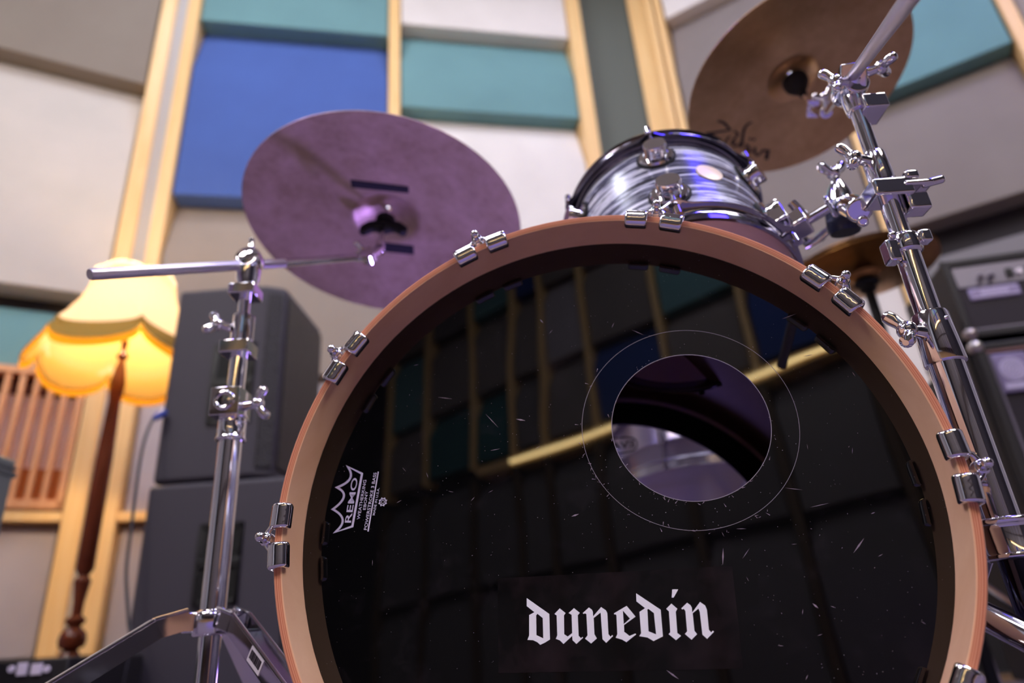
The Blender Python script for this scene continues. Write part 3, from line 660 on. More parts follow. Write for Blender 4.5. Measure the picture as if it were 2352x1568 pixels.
# ------------------------------------------------------------------ rack tom
nt = Vector((.039, .425, .904)).normalized(); tc_ = Vector((.228, .84, .547 + CAMZ))
ex = Vector((0, 1, 0)).cross(nt).normalized(); ey = nt.cross(ex)
TM = Matrix(((ex.x, ey.x, nt.x, tc_.x), (ex.y, ey.y, nt.y, tc_.y), (ex.z, ey.z, nt.z, tc_.z), (0, 0, 0, 1)))
tom = thing('rack_tom', 'small tom in streaky black and pearl wrap above the bass drum', 'tom drum', tc_ - nt * .215)
MB().lathe([(.127, -.010), (.127, -.205), (.120, -.205), (.120, -.010)], Matrix(), 96, closed=True).build('shell', WRAP, tom, M=TM)
HOOPC = mat('dark_chrome', (150, 146, 160), .1, 1)
lugA = [math.radians(257 + 60 * k) for k in range(6)]
def flange(z0, sgn, name):
    """triple-flanged hoop, flaring into ears at the lugs"""
    n_ = 144; pr = [(.1290, 0), (.1295, .018), (.1315, .0205), (.1345, .0200), (.1335, .0185), (.1315, .0170), (.1312, .006), (.1315, .0), (.1335, -.0045), (.1390, -.0062), (.1388, -.0082), (.1325, -.0068), (.1300, -.002)]
    vs = []; fs = []; m_ = len(pr)
    for i in range(n_):
        a = 2 * PI * i / n_; e = max(math.exp(-((((a - l + PI) % (2 * PI)) - PI) / .085) ** 2) for l in lugA)
        for k, (r, z) in enumerate(pr):
            ext = .0075 * e if k >= 8 and k <= 11 else .0
            vs.append(((r + ext) * math.cos(a), (r + ext) * math.sin(a), z0 + sgn * z))
    for i in range(n_):
        j = (i + 1) % n_
        for k in range(m_): l = (k + 1) % m_; fs.append((i * m_ + k, j * m_ + k, j * m_ + l, i * m_ + l))
    return MB().add(vs, fs).build(name, HOOPC, tom, M=TM, angle=50)
flange(-.014, 1, 'top_hoop'); flange(-.201, -1, 'bottom_hoop')
COAT = mat('coated_head', (226, 220, 226), .4)
RESO = mat('resonant_head', (226, 184, 190), .15, spec=.6); N, L, B = nodes(RESO)
MB().lathe([(0, -.008), (.1285, -.008), (.1285, -.011), (0, -.011)], Matrix(), 64).build('top_head', COAT, tom, M=TM)
MB().lathe([(0, -.206), (.1285, -.206), (.1288, -.203), (0, -.203)], Matrix(), 64).build('bottom_head', RESO, tom, M=TM)
for a in lugA:
    for h_, s_ in ((.055, 1), (.150, -1)):
        Rm = TM @ Matrix.Rotation(a, 4, 'Z') @ Matrix.Translation((.1265, 0, -h_)) @ Matrix.Rotation(PI / 2, 4, 'Y') @ Matrix.Diagonal((1.22, 1.22, 1.1, 1))
        lb = MB().lathe([(0, 0), (.0175, 0), (.0185, .0025), (.0170, .005), (.0125, .006), (.0118, .010), (.0125, .0175), (.0115, .0195), (0, .0202)], Rm, 36)
        lg = lb.build('lug', CHROME, tom)
        MB().lathe([(0, -.0008), (.0205, -.0008), (.0205, .0018), (0, .0018)], Rm, 36).build('gasket', RUBBER, lg)
        R0 = TM @ Matrix.Rotation(a, 4, 'Z')
        z1 = .002 if s_ > 0 else -.218
        rb = MB().cyl(R0 @ Vector((.1395, 0, -h_)), R0 @ Vector((.1415, 0, z1 - .012 * s_)), .0024, n=12)
        rb.cyl(R0 @ Vector((.1415, 0, z1 - .014 * s_)), R0 @ Vector((.1415, 0, z1)), .0042, n=14)
        rb.build('tension_rod', CHROME, tom)
Rm = TM @ Matrix.Rotation(math.radians(283), 4, 'Z') @ Matrix.Translation((.1262, 0, -.100)) @ Matrix.Rotation(PI / 2, 4, 'Y')
MB().lathe([(0, 0), (.0165, 0), (.0165, .0018), (.012, .0028), (0, .003)], Rm @ Matrix.Diagonal((1.1, 1, 1, 1)), 40).build('badge', mat('cream_badge', (246, 222, 200), .3), tom)
# bracket on the right side
RB = TM @ Matrix.Rotation(math.radians(322), 4, 'Z')
bk = MB().box((.137, 0, -.165), (.022, .05, .034), RB).box((.152, .0, -.175), (.022, .026, .026), RB)
bk.cyl(RB @ Vector((.15, .01, -.165)), RB @ Vector((.19, .01, -.165)), .006).box((.19, .01, -.165), (.006, .03, .012), RB)
bk.build('mount_bracket', CHROME, tom, bevel=.0045, seg=4)

# ------------------------------------------------------------------ cymbals
def cymbal(name, c, nrm, R, bellr, bow, bell, m, label, cat='cymbal', xaxis=None):
    """edge circle centred at c with axis nrm; bow and bell rise along nrm"""
    M = frame(c, nrm, xaxis); th = .0011; pr = []
    for i in range(26):
        t_ = i / 25; r = R - (R - bellr) * t_; pr.append((r, bow * math.sin(t_ * PI / 2) ** 1.0 * (1 if t_ < 1 else 1)))
    zb = pr[-1][1]
    for i in range(1, 11):
        t_ = i / 10; pr.append((bellr - (bellr - .0062) * t_, zb + bell * math.sin(t_ * PI / 2)))
    prof = pr + [(r, z + th) for r, z in pr[::-1]]
    o = MB().lathe(prof, Matrix(), 128, closed=True).build(name, m, None, M=M, angle=40)
    tag(o, label, cat); return o, M, zb + bell
Z1 = Vector((0, 0, CAMZ))
LC = Vector((-.2213, 1.0663, .7223)) + Z1; LN = Vector((.1036, .1959, .9751)).normalized()
ride, RM_, rz = cymbal('ride_cymbal', LC - LN * .0, LN, .254, .062, .022, .026, CYM_DARK, 'large dark purple-brown cymbal seen from below on the left boom stand')
def on_plane(M, x, y, zoff):
    o = np.array(M @ Vector((0, 0, zoff))) - np.array((0, 0, CAMZ)); n = np.array(M.to_3x3() @ Vector((0, 0, 1))); d = ray(x, y)
    p = d * ((o @ n) / (d @ n)); q = M.inverted() @ Vector((p[0], p[1], p[2] + CAMZ)); return q
def prof_z(r, R, bellr, bow, bell):
    if r >= bellr: return bow * math.sin((R - r) / (R - bellr) * PI / 2)
    return bow + bell * math.sin((bellr - r) / (bellr - .0062) * PI / 2)
def on_cym(M, x, y, P):
    z = .015
    for _ in range(8):
        q = on_plane(M, x, y, z); z = prof_z(math.hypot(q.x, q.y), *P)
    return Vector((q.x, q.y, z))
PR_ = (.254, .062, .022, .026)
def strip_on(M, P, quad, name, m, parent, k=10):
    """thin tape following the underside; quad in pixels: a-b top edge, d-c bottom edge"""
    b = MB(); vs = []
    for i in range(k + 1):
        t_ = i / k
        for p, q in ((quad[0], quad[1]), (quad[3], quad[2])):
            w = on_cym(M, p[0] + (q[0] - p[0]) * t_, p[1] + (q[1] - p[1]) * t_, P); vs.append((w.x, w.y, w.z - .0003)); vs.append((w.x, w.y, w.z - .0009))
    fs = []
    for i in range(k):
        a = i * 4; c = a + 4
        fs += [(a, c, c + 2, a + 2), (a + 1, a + 3, c + 3, c + 1), (a, a + 1, c + 1, c), (a + 2, c + 2, c + 3, a + 3)]
    fs += [(0, 2, 3, 1), (4 * k, 4 * k + 1, 4 * k + 3, 4 * k + 2)]
    return b.add(vs, fs).build(name, m, parent, M=M)
strip_on(RM_, PR_, [(805, 412), (939, 428), (939, 443), (807, 430)], 'tape_strip', TAPE, ride)
strip_on(RM_, PR_, [(881, 556), (950, 564), (951, 584), (879, 577)], 'tape_strip', TAPE, ride)

RC = Vector((.5592, .9754, .903)) + Z1; RN = Vector((-.0844, .1999, .9762)).normalized()
crash, CM_, cz = cymbal('crash_cymbal', RC, RN, .203, .048, .020, .015, CYM_BRONZE, 'shiny bronze cymbal with black script lettering at the top right')
PC_ = (.203, .048, .020, .015)
# script lettering traced as brush strokes on the underside (crop origin 1600,260, scale 11.2)
strokes = [([(540, 205), (640, 215), (720, 260), (800, 350), (880, 420)], [20, 32, 40, 34, 16]), ([(880, 425), (700, 450), (480, 490), (230, 525)], [14, 22, 26, 30]), ([(300, 500), (400, 590), (520, 660), (640, 720)], [30, 60, 66, 40]),
           ([(850, 590), (790, 660), (730, 740), (760, 790)], [20, 26, 28, 14]), ([(1080, 520), (1010, 610), (930, 700), (870, 790)], [26, 24, 22, 16]), ([(960, 450), (1080, 530)], [22, 26]),
           ([(1000, 720), (940, 780), (960, 850), (1060, 830), (1150, 750)], [22, 26, 26, 22, 14]),
           ([(1430, 220), (1300, 290), (1220, 400), (1180, 600), (1165, 760), (1140, 880)], [10, 26, 36, 36, 40, 34]),
           ([(1370, 630), (1385, 690)], [34, 30]), ([(1470, 640), (1485, 700)], [34, 30]), ([(1240, 790), (1330, 820), (1250, 900), (1300, 980), (1390, 940)], [22, 26, 30, 28, 20]),
           ([(1350, 850), (1370, 960), (1430, 1010)], [22, 26, 20]), ([(1500, 870), (1490, 980), (1540, 1080), (1620, 1060), (1690, 950)], [34, 38, 34, 26, 24]),
           ([(1690, 950), (1750, 960), (1850, 960), (1810, 1060), (1790, 1190)], [26, 30, 46, 50, 56])]
sb = MB()
for pts, ws in strokes:
    P3 = []
    for i, (p, w) in enumerate(zip(pts, ws)):
        a = pts[max(i - 1, 0)]; b = pts[min(i + 1, len(pts) - 1)]; d = Vector((b[0] - a[0], b[1] - a[1])).normalized(); nn = Vector((-d.y, d.x)) * (w * .78 + 9)
        for s_ in (1, -1):
            q = on_cym(CM_, 1600 + (p[0] + nn.x * s_) / 11.2, 260 + (p[1] + nn.y * s_) / 11.2, PC_); P3.append((q.x, q.y, q.z - .0004))
    sb.add(P3, [(2 * i, 2 * i + 1, 2 * i + 3, 2 * i + 2) for i in range(len(pts) - 1)])
sb.build('lettering', INK, crash, M=CM_)

# ------------------------------------------------------------------ stand hardware helpers
def wingnut(b, p, axis, side, s=1.0):
    """wing screw leaving p along axis, wings spread along side"""
    a = Vector(axis).normalized(); sd = Vector(side); sd = (sd - a * sd.dot(a)).normalized(); p = Vector(p)
    b.rod(p, p + a * .020 * s, [(0, .0062 * s), (.5, .0055 * s), (1, .0062 * s)], 16); h = p + a * .018 * s
    b.ball(h, .0085 * s)
    for k in (-1, 1):
        b.tube([h, h + sd * k * .008 * s + a * .003 * s, h + sd * k * .014 * s + a * .007 * s, h + sd * k * .018 * s + a * .011 * s, h + sd * k * .020 * s + a * .013 * s], [.0065 * s, .0052 * s, .0062 * s, .0058 * s, .0026 * s], 12)
def collar(b, c, ax, r, h, lip=.0015):
    c = Vector(c); a = Vector(ax).normalized(); b.rod(c - a * h / 2, c + a * h / 2, [(0, r), (.08, r + lip), (.16, r), (.84, r), (.92, r + lip), (1, r)], 32)
UP = Vector((0, 0, 1)); CAMDIR = Vector((0, -1, 0))

# ------------------------------------------------------------------ left cymbal stand
sx, sy = -.3645, .83
ls = thing('cymbal_stand', 'chrome boom stand left of the bass drum holding the dark cymbal', 'cymbal stand', (sx, sy, 0))
def P(z): return Vector((sx, sy, z))
zz_ = lambda y: at(540, y, sy).z           # height on the pole for an image row
def zrow(x, y): return at(x, y, sy).z
z_hub = zrow(494, 1412); z_c1 = zrow(525, 985); z_c1t = zrow(530, 905); z_b2 = zrow(546, 805); z_b1 = zrow(570, 672); z_top = zrow(573, 640)
MB().cyl(P(.03), P(z_hub), .0125).build('lower_tube', CHROME, ls)
MB().cyl(P(z_hub), P(z_c1), .0143).build('base_tube', CHROME, ls)
MB().cyl(P(z_c1), P(z_b2 + .012), .0111).build('middle_tube', CHROME, ls)
MB().cyl(P(z_b2), P(z_top + .005), .0080).build('upper_tube', CHROME, ls)
b = MB(); collar(b, P(z_c1), UP, .0172, .034); b.rod(P(z_c1 + .006), P(z_c1t), [(0, .0175), (.5, .0165), (1, .0165)], 32)
b.box2((sx - .021, sy - .024, z_c1 + .012), (sx + .016, sy + .016, z_c1t + .002))
b.lathe([(0, 0), (.014, 0), (.012, .002), (.009, .0022), (.0085, .0005), (.004, .001), (0, .001)], frame((sx - .003, sy - .0245, (z_c1 + z_c1t) / 2 + .007), (0, -1, 0)), 28)
wingnut(b, (sx + .016, sy - .004, (z_c1 + z_c1t) / 2 + .004), (1, -.2, .05), (0, -.25, 1)); b.build('height_clamp', CHROME, ls, bevel=.0012)
b = MB(); b.box2((sx - .020, sy - .020, z_b2 - .009), (sx + .018, sy + .018, z_b2 + .009)); b.rod(P(z_b2), P(z_b2 + .052), [(0, .0135), (.7, .0135), (.8, .0125), (1, .0125)], 28)
wingnut(b, (sx - .011, sy - .008, z_b2 + .030), (-1, -.45, .25), (-.5, .3, 1)); b.cyl((sx + .012, sy, z_b2 + .012), (sx + .012, sy, z_b2 + .05), .0045)
b.build('memory_lock', CHROME, ls, bevel=.0015)
b = MB(); b.box2((sx - .018, sy - .018, z_b1 - .008), (sx + .018, sy + .018, z_b1 + .008)); b.rod(P(z_b1), P(z_top + .004), [(0, .0115), (.5, .0105), (1, .013)], 28)
b.build('tilter_base', CHROME, ls, bevel=.002)
# boom arm: from the left end through the ratchet to the cymbal
B0 = at(206, 630, .74); BR = at(573, 600, .835); cc = RM_ @ Vector((0, 0, .020)); B1 = Vector()
ball_c = at(573, 600, sy - .004)
e0 = ball_c + Vector((0, .012, 0)); endp = at(846, 588, 1.03)
dirb = (endp - e0).normalized(); startp = e0 - dirb * ((e0 - at(206, 630, .70)).length)
# solve the left end so that it lies on the same straight line
best = min((abs((lambda q: (q - (e0 + dirb * ((q - e0).dot(dirb)))).length)(at(206, 630, .5 + .01 * k))), k) for k in range(60))[1]
startp = at(206, 630, .5 + .01 * best)
MB().rod(startp, e0 + dirb * .06, [(0, .0062), (.01, .0070), (.99, .0070), (1, .0066)]).build('boom_arm', KNURL, ls)
MB().rod(e0 + dirb * .06, endp, [(0, .0064), (1, .0064)]).build('boom_extension', CHROME, ls)
b = MB(); b.lathe([(0, -.013), (.017, -.012), (.0185, -.006), (.0185, .008), (.016, .012), (.0135, .013), (.0125, .0105), (.006, .012), (0, .0125)], frame(ball_c, (0, -1, .1)), 40)
b.cyl(ball_c + Vector((0, 0, .016)), ball_c + Vector((0, 0, .024)), .003); b.tube([ball_c + Vector((0, 0, .022)), ball_c + Vector((0, 0, .030)), ball_c + Vector((0, 0, .037))], [.0052, .0036, .0042], 12)
b.rod(ball_c - Vector((0, 0, .014)), ball_c - Vector((0, 0, .045)), [(0, .017), (.5, .016), (1, .0125)], 28)
b.build('boom_ratchet', CHROME, ls, bevel=.0008)
# tilter at the cymbal
seat = RM_ @ Vector((0, 0, .016)); post_top = RM_ @ Vector((0, 0, .085)); post_bot = RM_ @ Vector((0, 0, -.050))
b = MB(); b.cyl(post_bot, post_top, .0042); b.cyl(endp - dirb * .03, endp + dirb * .012, .0090)
b.cyl(post_bot - UP * .012, post_bot + UP * .012, .0085); b.tube([endp, (endp + post_bot) / 2 + Vector((.004, 0, 0)), post_bot], [.008, .0075, .008], 14)
jm = frame(endp, (0, -1, .2)); b.lathe([(0, -.011), (.0125, -.01), (.0125, .01), (0, .012)], jm, 24)
wingnut(b, endp + Vector((-.008, .006, .008)), (-.5, .2, 1), (.3, 1, 0), .8); b.build('tilter', CHROME, ls, bevel=.0008)
FELT = RUBBER
b = MB(); b.lathe([(.005, -.004), (.018, -.004), (.018, .009), (.005, .009)], RM_ @ Matrix.Translation((0, 0, .012)), 28, closed=True)
b.lathe([(.005, -.014), (.012, -.016), (.013, -.004), (.005, -.004)], RM_ @ Matrix.Translation((0, 0, .012)), 28, closed=True)
ax = (RM_.to_3x3() @ Vector((0, 0, 1))); c0 = RM_ @ Vector((0, 0, .000))
side = Vector((1, 0, -.1)); side = (side - ax * side.dot(ax)).normalized()
for k in (-1, 1): b.tube([c0, c0 + side * k * .014 + ax * .002, c0 + side * k * .026 + ax * .000, c0 + side * k * .036 - ax * .008, c0 + side * k * .038 - ax * .016], [.014, .0115, .0110, .0105, .0065], 14)
b.build('wing_nut', RUBBER, ls)
# hub and legs
b = MB(); b.rod(P(z_hub - .022), P(z_hub + .006), [(0, .020), (.1, .0215), (.85, .0215), (.92, .0185), (1, .0165)], 32)
legs = [(math.radians(216), .42), (math.radians(-38), .40), (math.radians(88), .36)]
for a, R_ in legs: b.box((.022, 0, z_hub - .007), (.020, .014, .022), Matrix.Translation((sx, sy, 0)) @ Matrix.Rotation(a, 4, 'Z'))
b.build('hub', CHROME, ls, bevel=.002)
def channel(b, p, q, w, t_, wide):
    """flat pressed-steel leg with raised edges"""
    p, q = Vector(p), Vector(q); M = frame(p, q - p, wide); L_ = (q - p).length
    b.box((0, 0, L_ / 2), (w, t_ * .35, L_), M); b.box((w / 2, t_ * .3, L_ / 2), (t_ * .3, t_, L_), M); b.box((-w / 2, t_ * .3, L_ / 2), (t_ * .3, t_, L_), M)
for i, (a, R_) in enumerate(legs):
    d = Vector((math.cos(a), math.sin(a), 0)); s_ = Vector((-math.sin(a), math.cos(a), 0))
    b = MB(); top = P(z_hub - .004) + d * .026; knee = top + d * .03 - UP * .008; foot = P(.022) + d * R_
    for (q0_, q1_) in ((top, knee), (knee, foot)):
        M = frame(q0_, q1_ - q0_, s_); L_ = (q1_ - q0_).length + (.002 if q0_ is top else 0); up_ = 1 if (M.to_3x3() @ Vector((0, 1, 0))).z > 0 else -1
        b.box((0, -.009 * up_, L_ / 2), (.020, .0030, L_), M)
        for o_ in (-1, 1):
            b.box((o_ * .0100, 0, L_ / 2), (.0022, .020, L_), M); b.tube([M @ Vector((o_ * .0102, .010 * up_, 0)), M @ Vector((o_ * .0102, .010 * up_, L_))], .0021, 10)
    k0 = P(max(.07, z_hub - .14)) + d * .02; k1 = knee + (foot - knee) * .52
    b.tube([k0, k1], .0045, 10)
    lg = b.build('leg', CHROME, ls)
    MB().tube([foot - d * .006 + UP * .004, foot + d * .02 - UP * .008], [.013, .010], 14).build('rubber_foot', RUBBER, lg)
    if i == 1:
        Lc = knee + (foot - knee) * .17 + frame(knee, foot - knee, s_).to_3x3() @ Vector((0, 0, 0))
        nrm = s_ if s_.dot(Vector((0, -1, 0))) > 0 else -s_
        Ml = frame(Lc + nrm * .0116, nrm, foot - knee)
        lab = MB().box((0, 0, 0), (.028, .0155, .0006), Ml).build('asset_label', mat('paper_label', (222, 212, 216), .6), lg)
        bb = MB(); rb_ = random.Random(5); x = -.011
        while x < .011:
            w = rb_.choice([.0004, .0007, .001]); bb.box((x, .001, .0005), (w, .009, .0003), Ml); x += w + rb_.choice([.0005, .0008])
        bb.build('barcode', INK, lg)
b = MB(); collar(b, P(max(.07, z_hub - .14)), UP, .0175, .024)
for a, R_ in legs: b.box((.018, 0, max(.07, z_hub - .14)), (.02, .012, .016), Matrix.Translation((sx, sy, 0)) @ Matrix.Rotation(a, 4, 'Z'))
b.build('brace_collar', CHROME, ls, bevel=.001)

# ------------------------------------------------------------------ right stand
rx, ry = .3905, .585
rs = thing('cymbal_stand', 'tall chrome multi-clamp stand right of the bass drum holding the crash cymbal', 'cymbal stand', (rx, ry, 0))
def Q(z): return Vector((rx, ry, z))
def zr(x, y): return at(x, y, ry).z
zA = zr(2310, 1215); zB = zr(2165, 775); zC = zr(2100, 560); zD = zr(2045, 445); zE = zr(2005, 375); zF = zr(1972, 245)
MB().cyl(Q(.04), Q(zA), .0125).build('lower_tube', mat('dark_tube', (70, 70, 88), .12, 1), rs)
MB().cyl(Q(zA), Q(zB), .0150).build('base_tube', CHROME, rs)
MB().cyl(Q(zB), Q(zC), .0113).build('middle_tube', CHROME, rs)
MB().cyl(Q(zC), Q(zE), .0096).build('upper_tube', CHROME, rs)
MB().cyl(Q(zE), Q(zF + .01), .0078).build('top_tube', CHROME, rs)
b = MB(); b.rod(Q(zA - .024), Q(zA + .008), [(0, .0235), (.08, .025), (.16, .0235), (.8, .0235), (.88, .0265), (1, .0255)], 40)
for k in range(3): b.box((.026, 0, zA - .008), (.016, .014, .024), Matrix.Translation((rx, ry, 0)) @ Matrix.Rotation(math.radians((-22, 38, 92, 200)[k]), 4, 'Z'))
b.build('hub', CHROME, rs, bevel=.0015)
b = MB(); b.rod(Q(zB - .026), Q(zB + .024), [(0, .0172), (.02, .0178), (.95, .0158), (1, .0150)], 36)
wingnut(b, Q(zB + .004) + Vector((-.012, -.004, 0)), (-1, -.25, .12), (-.7, .2, .8), 1.05); b.ball(Q(zB + .013) + Vector((.004, -.0158, 0)), .002); b.build('height_clamp', CHROME, rs)
b = MB(); b.rod(Q(zC - .012), Q(zC + .010), [(0, .0135), (.2, .015), (.8, .015), (1, .0128)], 32); b.box2((rx - .024, ry - .012, zC - .022), (rx - .012, ry + .004, zC + .002)); b.ball(Q(zC) + Vector((-.017, -.013, .004)), .004)
b.box2((rx + .008, ry - .016, zC - .006), (rx + .020, ry - .004, zC + .008)); b.build('memory_lock', CHROME, rs, bevel=.003, seg=4)
b = MB(); b.rod(Q(zE - .026), Q(zE + .012), [(0, .0112), (.1, .0125), (.9, .0122), (1, .0100)], 32)
wingnut(b, Q(zE) + Vector((-.010, -.004, 0)), (-1, -.3, .1), (-.6, .1, .8), .95); b.build('upper_clamp', CHROME, rs)
# multi clamp carrying the tom arm
b = MB(); b.box2((rx - .020, ry - .016, zD - .010), (rx + .020, ry + .016, zD + .010)); b.box2((rx + .010, ry - .018, zD - .002), (rx + .040, ry + .010, zD + .004)); b.box2((rx + .012, ry - .012, zD - .026), (rx + .034, ry + .008, zD - .006))
b.cyl(Q(zD) + Vector((.028, -.012, .0)), Q(zD) + Vector((.052, -.014, .004)), .0042); b.box2((rx + .014, ry - .018, zD + .006), (rx + .028, ry - .004, zD + .016))
a1 = Q(zD) + Vector((-.020, .02, -.004)); a2 = at(1938, 468, .70)
b.rod(a1, a2, [(0, .013), (.3, .015), (.75, .0135), (1, .011)], 28); b.cyl(a1 + Vector((0, 0, -.014)), a2 + Vector((.01, 0, -.014)), .006)
b.build('multi_clamp', CHROME, rs, bevel=.0032, seg=4)
k0 = at(1925, 440, .70); k1 = at(1942, 535, .71)
kb = MB().rod(k0, k1, [(0, .012), (.25, .017), (.35, .0195), (.9, .0195), (1, .0165)], 36).build('ball_joint', mat('blue_black_plastic', (46, 48, 66), .25, .5), rs)
kd = (k1 - k0).normalized(); b = MB(); b.rod(k0 - kd * .012, k0 + kd * .018, [(0, .008), (.5, .015), (1, .018)], 28); wingnut(b, k0 - kd * .006, -kd + Vector((-.15, -.1, 0)), (1, .3, .5), 1.0); b.build('wing_bolt', CHROME, rs)
br = RB @ Vector((.155, 0, -.178))
p_el = at(1858, 562, .78)
MB().tube([at(1925, 505, .71), at(1905, 525, .735), at(1880, 548, .76), p_el, at(1843, 545, .785), br + Vector((.004, 0, .01)), br + Vector((-.004, .0, .03))], .0062, 14).build('tom_arm', CHROME, rs)
# boom
rat = at(1958, 176, ry - .012)
armE = at(1898, 258, .84)
da = (armE - rat).normalized()
top = rat - da * .34
MB().rod(top, rat + da * .05, [(0, .0062), (1, .0062)]).build('boom_arm', KNURL, rs)
MB().rod(rat + da * .05, armE, [(0, .0052), (1, .0052)]).build('boom_extension', CHROME, rs)
b = MB(); b.rod(Q(zF - .008), Q(zF + .020), [(0, .011), (.5, .0125), (1, .011)], 28); b.box2((rx + .0, ry - .016, zF - .014), (rx + .026, ry + .016, zF + .004))
b.lathe([(0, -.018), (.014, -.017), (.016, -.010), (.016, .010), (.014, .017), (0, .018)], frame(Q((zF + rat.z) / 2 + .01), (0, 1, .2)), 32)
b.rod(Q(zF + .015), rat - UP * .002, [(0, .0105), (1, .0115)], 24); b.box((0, 0, 0), (.026, .026, .020), frame(rat, da))
wingnut(b, rat + Vector((.012, -.004, 0)), (1, -.3, .1), (.2, 1, .2), .9); wingnut(b, rat + Vector((-.012, -.006, -.012)), (-1, -.3, -.15), (0, .3, 1), .85); b.build('boom_ratchet', CHROME, rs, bevel=.0045, seg=4)
pt, pb = CM_ @ Vector((0, 0, .065)), CM_ @ Vector((0, 0, -.070))
b = MB(); b.cyl(pb, pt, .0035); b.tube([armE, (armE + pb) / 2, pb], [.0095, .0085, .0075], 14); b.box((0, 0, 0), (.020, .03, .016), frame(pb, (pb - armE))); wingnut(b, armE + Vector((0, -.006, .006)), (-.4, -.7, .6), (1, 0, .3), .9)
b.build('tilter', CHROME, rs, bevel=.001)
b = MB(); b.lathe([(.0045, -.042), (.0065, -.042), (.0085, -.030), (.015, -.022), (.0215, -.010), (.0225, .0), (.022, .004), (.0045, .006)], CM_ @ Matrix.Translation((0, 0, .012)), 32, closed=True); b.build('cymbal_seat', RUBBER, rs)
for k in range(3):
    a = math.radians((-22, 38, 92)[k]); d = Vector((math.cos(a), math.sin(a), 0)); s_ = Vector((-d.y, d.x, 0)); p0 = Q(zA - .010) + d * .03; foot = Q(.02) + d * .30
    b = MB()
    for o_ in (-1, 1): b.tube([p0 + s_ * o_ * .008, foot + s_ * o_ * .008], .003, 8)
    b.box((0, 0, (foot - p0).length / 2), (.018, .0035, (foot - p0).length), frame(p0, foot - p0, s_)); b.tube([Q(.085) + d * .016, p0 + (foot - p0) * .5], .004, 8)
    lg = b.build('leg', CHROME_D, rs); MB().tube([foot - d * .006, foot + d * .02 - UP * .008], [.013, .010], 12).build('rubber_foot', RUBBER, lg)
b = MB(); collar(b, Q(.085), UP, .017, .022); b.box2((rx - .012, ry - .026, .19), (rx + .022, ry - .010, .222)); b.build('brace_collar', mat('dark_bracket', (60, 60, 76), .35, .7), rs, bevel=.001)

# ------------------------------------------------------------------ hi-hat
hx, hy, hz = .9176, 1.567, .817 + CAMZ
hh = thing('hi_hat', 'pair of bronze hi-hat cymbals low behind the right stand', 'hi-hat', (hx, hy, 0))
def hat(z, s_, name):
    R_, br_, bow_, be_ = .178, .045, .012, .018; pr = []
    for i in range(16): t_ = i / 15; pr.append((R_ - (R_ - br_) * t_, s_ * bow_ * math.sin(t_ * PI / 2)))
    for i in range(1, 8): t_ = i / 7; pr.append((br_ - (br_ - .006) * t_, s_ * (bow_ + be_ * math.sin(t_ * PI / 2))))
    return MB().lathe(pr + [(r, q + .001) for r, q in pr[::-1]], Matrix(), 96, closed=True).build(name, CYM_HAT, hh, M=Matrix.Translation((hx, hy, z)))
hat(hz, -1, 'bottom_cymbal'); hat(hz + .012, 1, 'top_cymbal')
b = MB(); b.cyl((hx, hy, .03), (hx, hy, hz - .06), .0125); b.cyl((hx, hy, hz - .06), (hx, hy, hz + .2), .003); b.build('pull_rod_tube', BLKMET, hh)
MB().lathe([(.004, -.058), (.02, -.056), (.021, -.040), (.030, -.036), (.030, -.030), (.004, -.030)], Matrix.Translation((hx, hy, hz)), 24, closed=True).build('bottom_seat', RUBBER, hh)
for k in range(3):
    a = 1.0 + 2.094 * k; MB().tube([(hx, hy, .30), (hx + .3 * math.cos(a), hy + .3 * math.sin(a), .012)], .008, 10).build('leg', CHROME, hh)

# ------------------------------------------------------------------ kick pedal behind the drum
back = DM @ Vector((0, 0, -SD1 - HD)); pdv = DM.to_3x3() @ Vector((0, 0, -1))
kp = thing('kick_pedal', 'kick pedal and beater glimpsed through the hole in the drum', 'pedal', (back.x + .02, back.y + .14, 0))
K = Matrix.Translation((back.x + .02, back.y + .05, 0)) @ Matrix.Rotation(math.radians(-9.3), 4, 'Z')
MB().box((0, .14, .012), (.09, .30, .012), K).box((0, .16, .045), (.07, .26, .008), K @ Matrix.Rotation(math.radians(10), 4, 'X')).build('footboard', CHROME_D, kp, bevel=.002)
b = MB(); b.box((-.045, .03, .09), (.012, .02, .18), K).box((.045, .03, .09), (.012, .02, .18), K).cyl(K @ Vector((-.05, .03, .17)), K @ Vector((.05, .03, .17)), .006); b.build('frame', CHROME, kp, bevel=.002)
MB().cyl(K @ Vector((0, .03, .17)), K @ Vector((0, .10, .33)), .004).build('beater_shaft', CHROME, kp)
MB().cyl(K @ Vector((0, .070, .34)), K @ Vector((0, .125, .335)), .024).build('beater', mat('felt_tan', (186, 140, 96), .9), kp)
# snare drum on its stand behind the bass drum
SNM = frame((.37, 1.43, .475), (.03, .10, 1))
sn = thing('snare_drum', 'chrome snare drum on a stand, seen dimly through the hole in the bass drum', 'snare drum', (.37, 1.43, 0))
STEEL = mat('steel_shell', (150, 142, 160), .28, .9)
MB().lathe([(.170, .012), (.1715, .05), (.174, .056), (.1715, .062), (.170, .128), (.166, .128), (.166, .012)], Matrix(), 72, closed=True).build('shell', STEEL, sn, M=SNM)
for z0, s_, nm in ((.128, 1, 'top_hoop'), (.012, -1, 'bottom_hoop')):
    MB().lathe([(.173, z0 - .006 * s_), (.181, z0 - .007 * s_), (.181, z0 - .005 * s_), (.176, z0 - .002 * s_), (.176, z0 + .012 * s_), (.180, z0 + .014 * s_), (.178, z0 + .016 * s_), (.173, z0 + .014 * s_)], Matrix(), 72, closed=True).build(nm, CHROME_D, sn, M=SNM)
MB().lathe([(0, .004), (.173, .004), (.173, .008), (0, .008)], Matrix(), 48).build('bottom_head', mat('snare_side_head', (120, 116, 126), .25), sn, M=SNM)
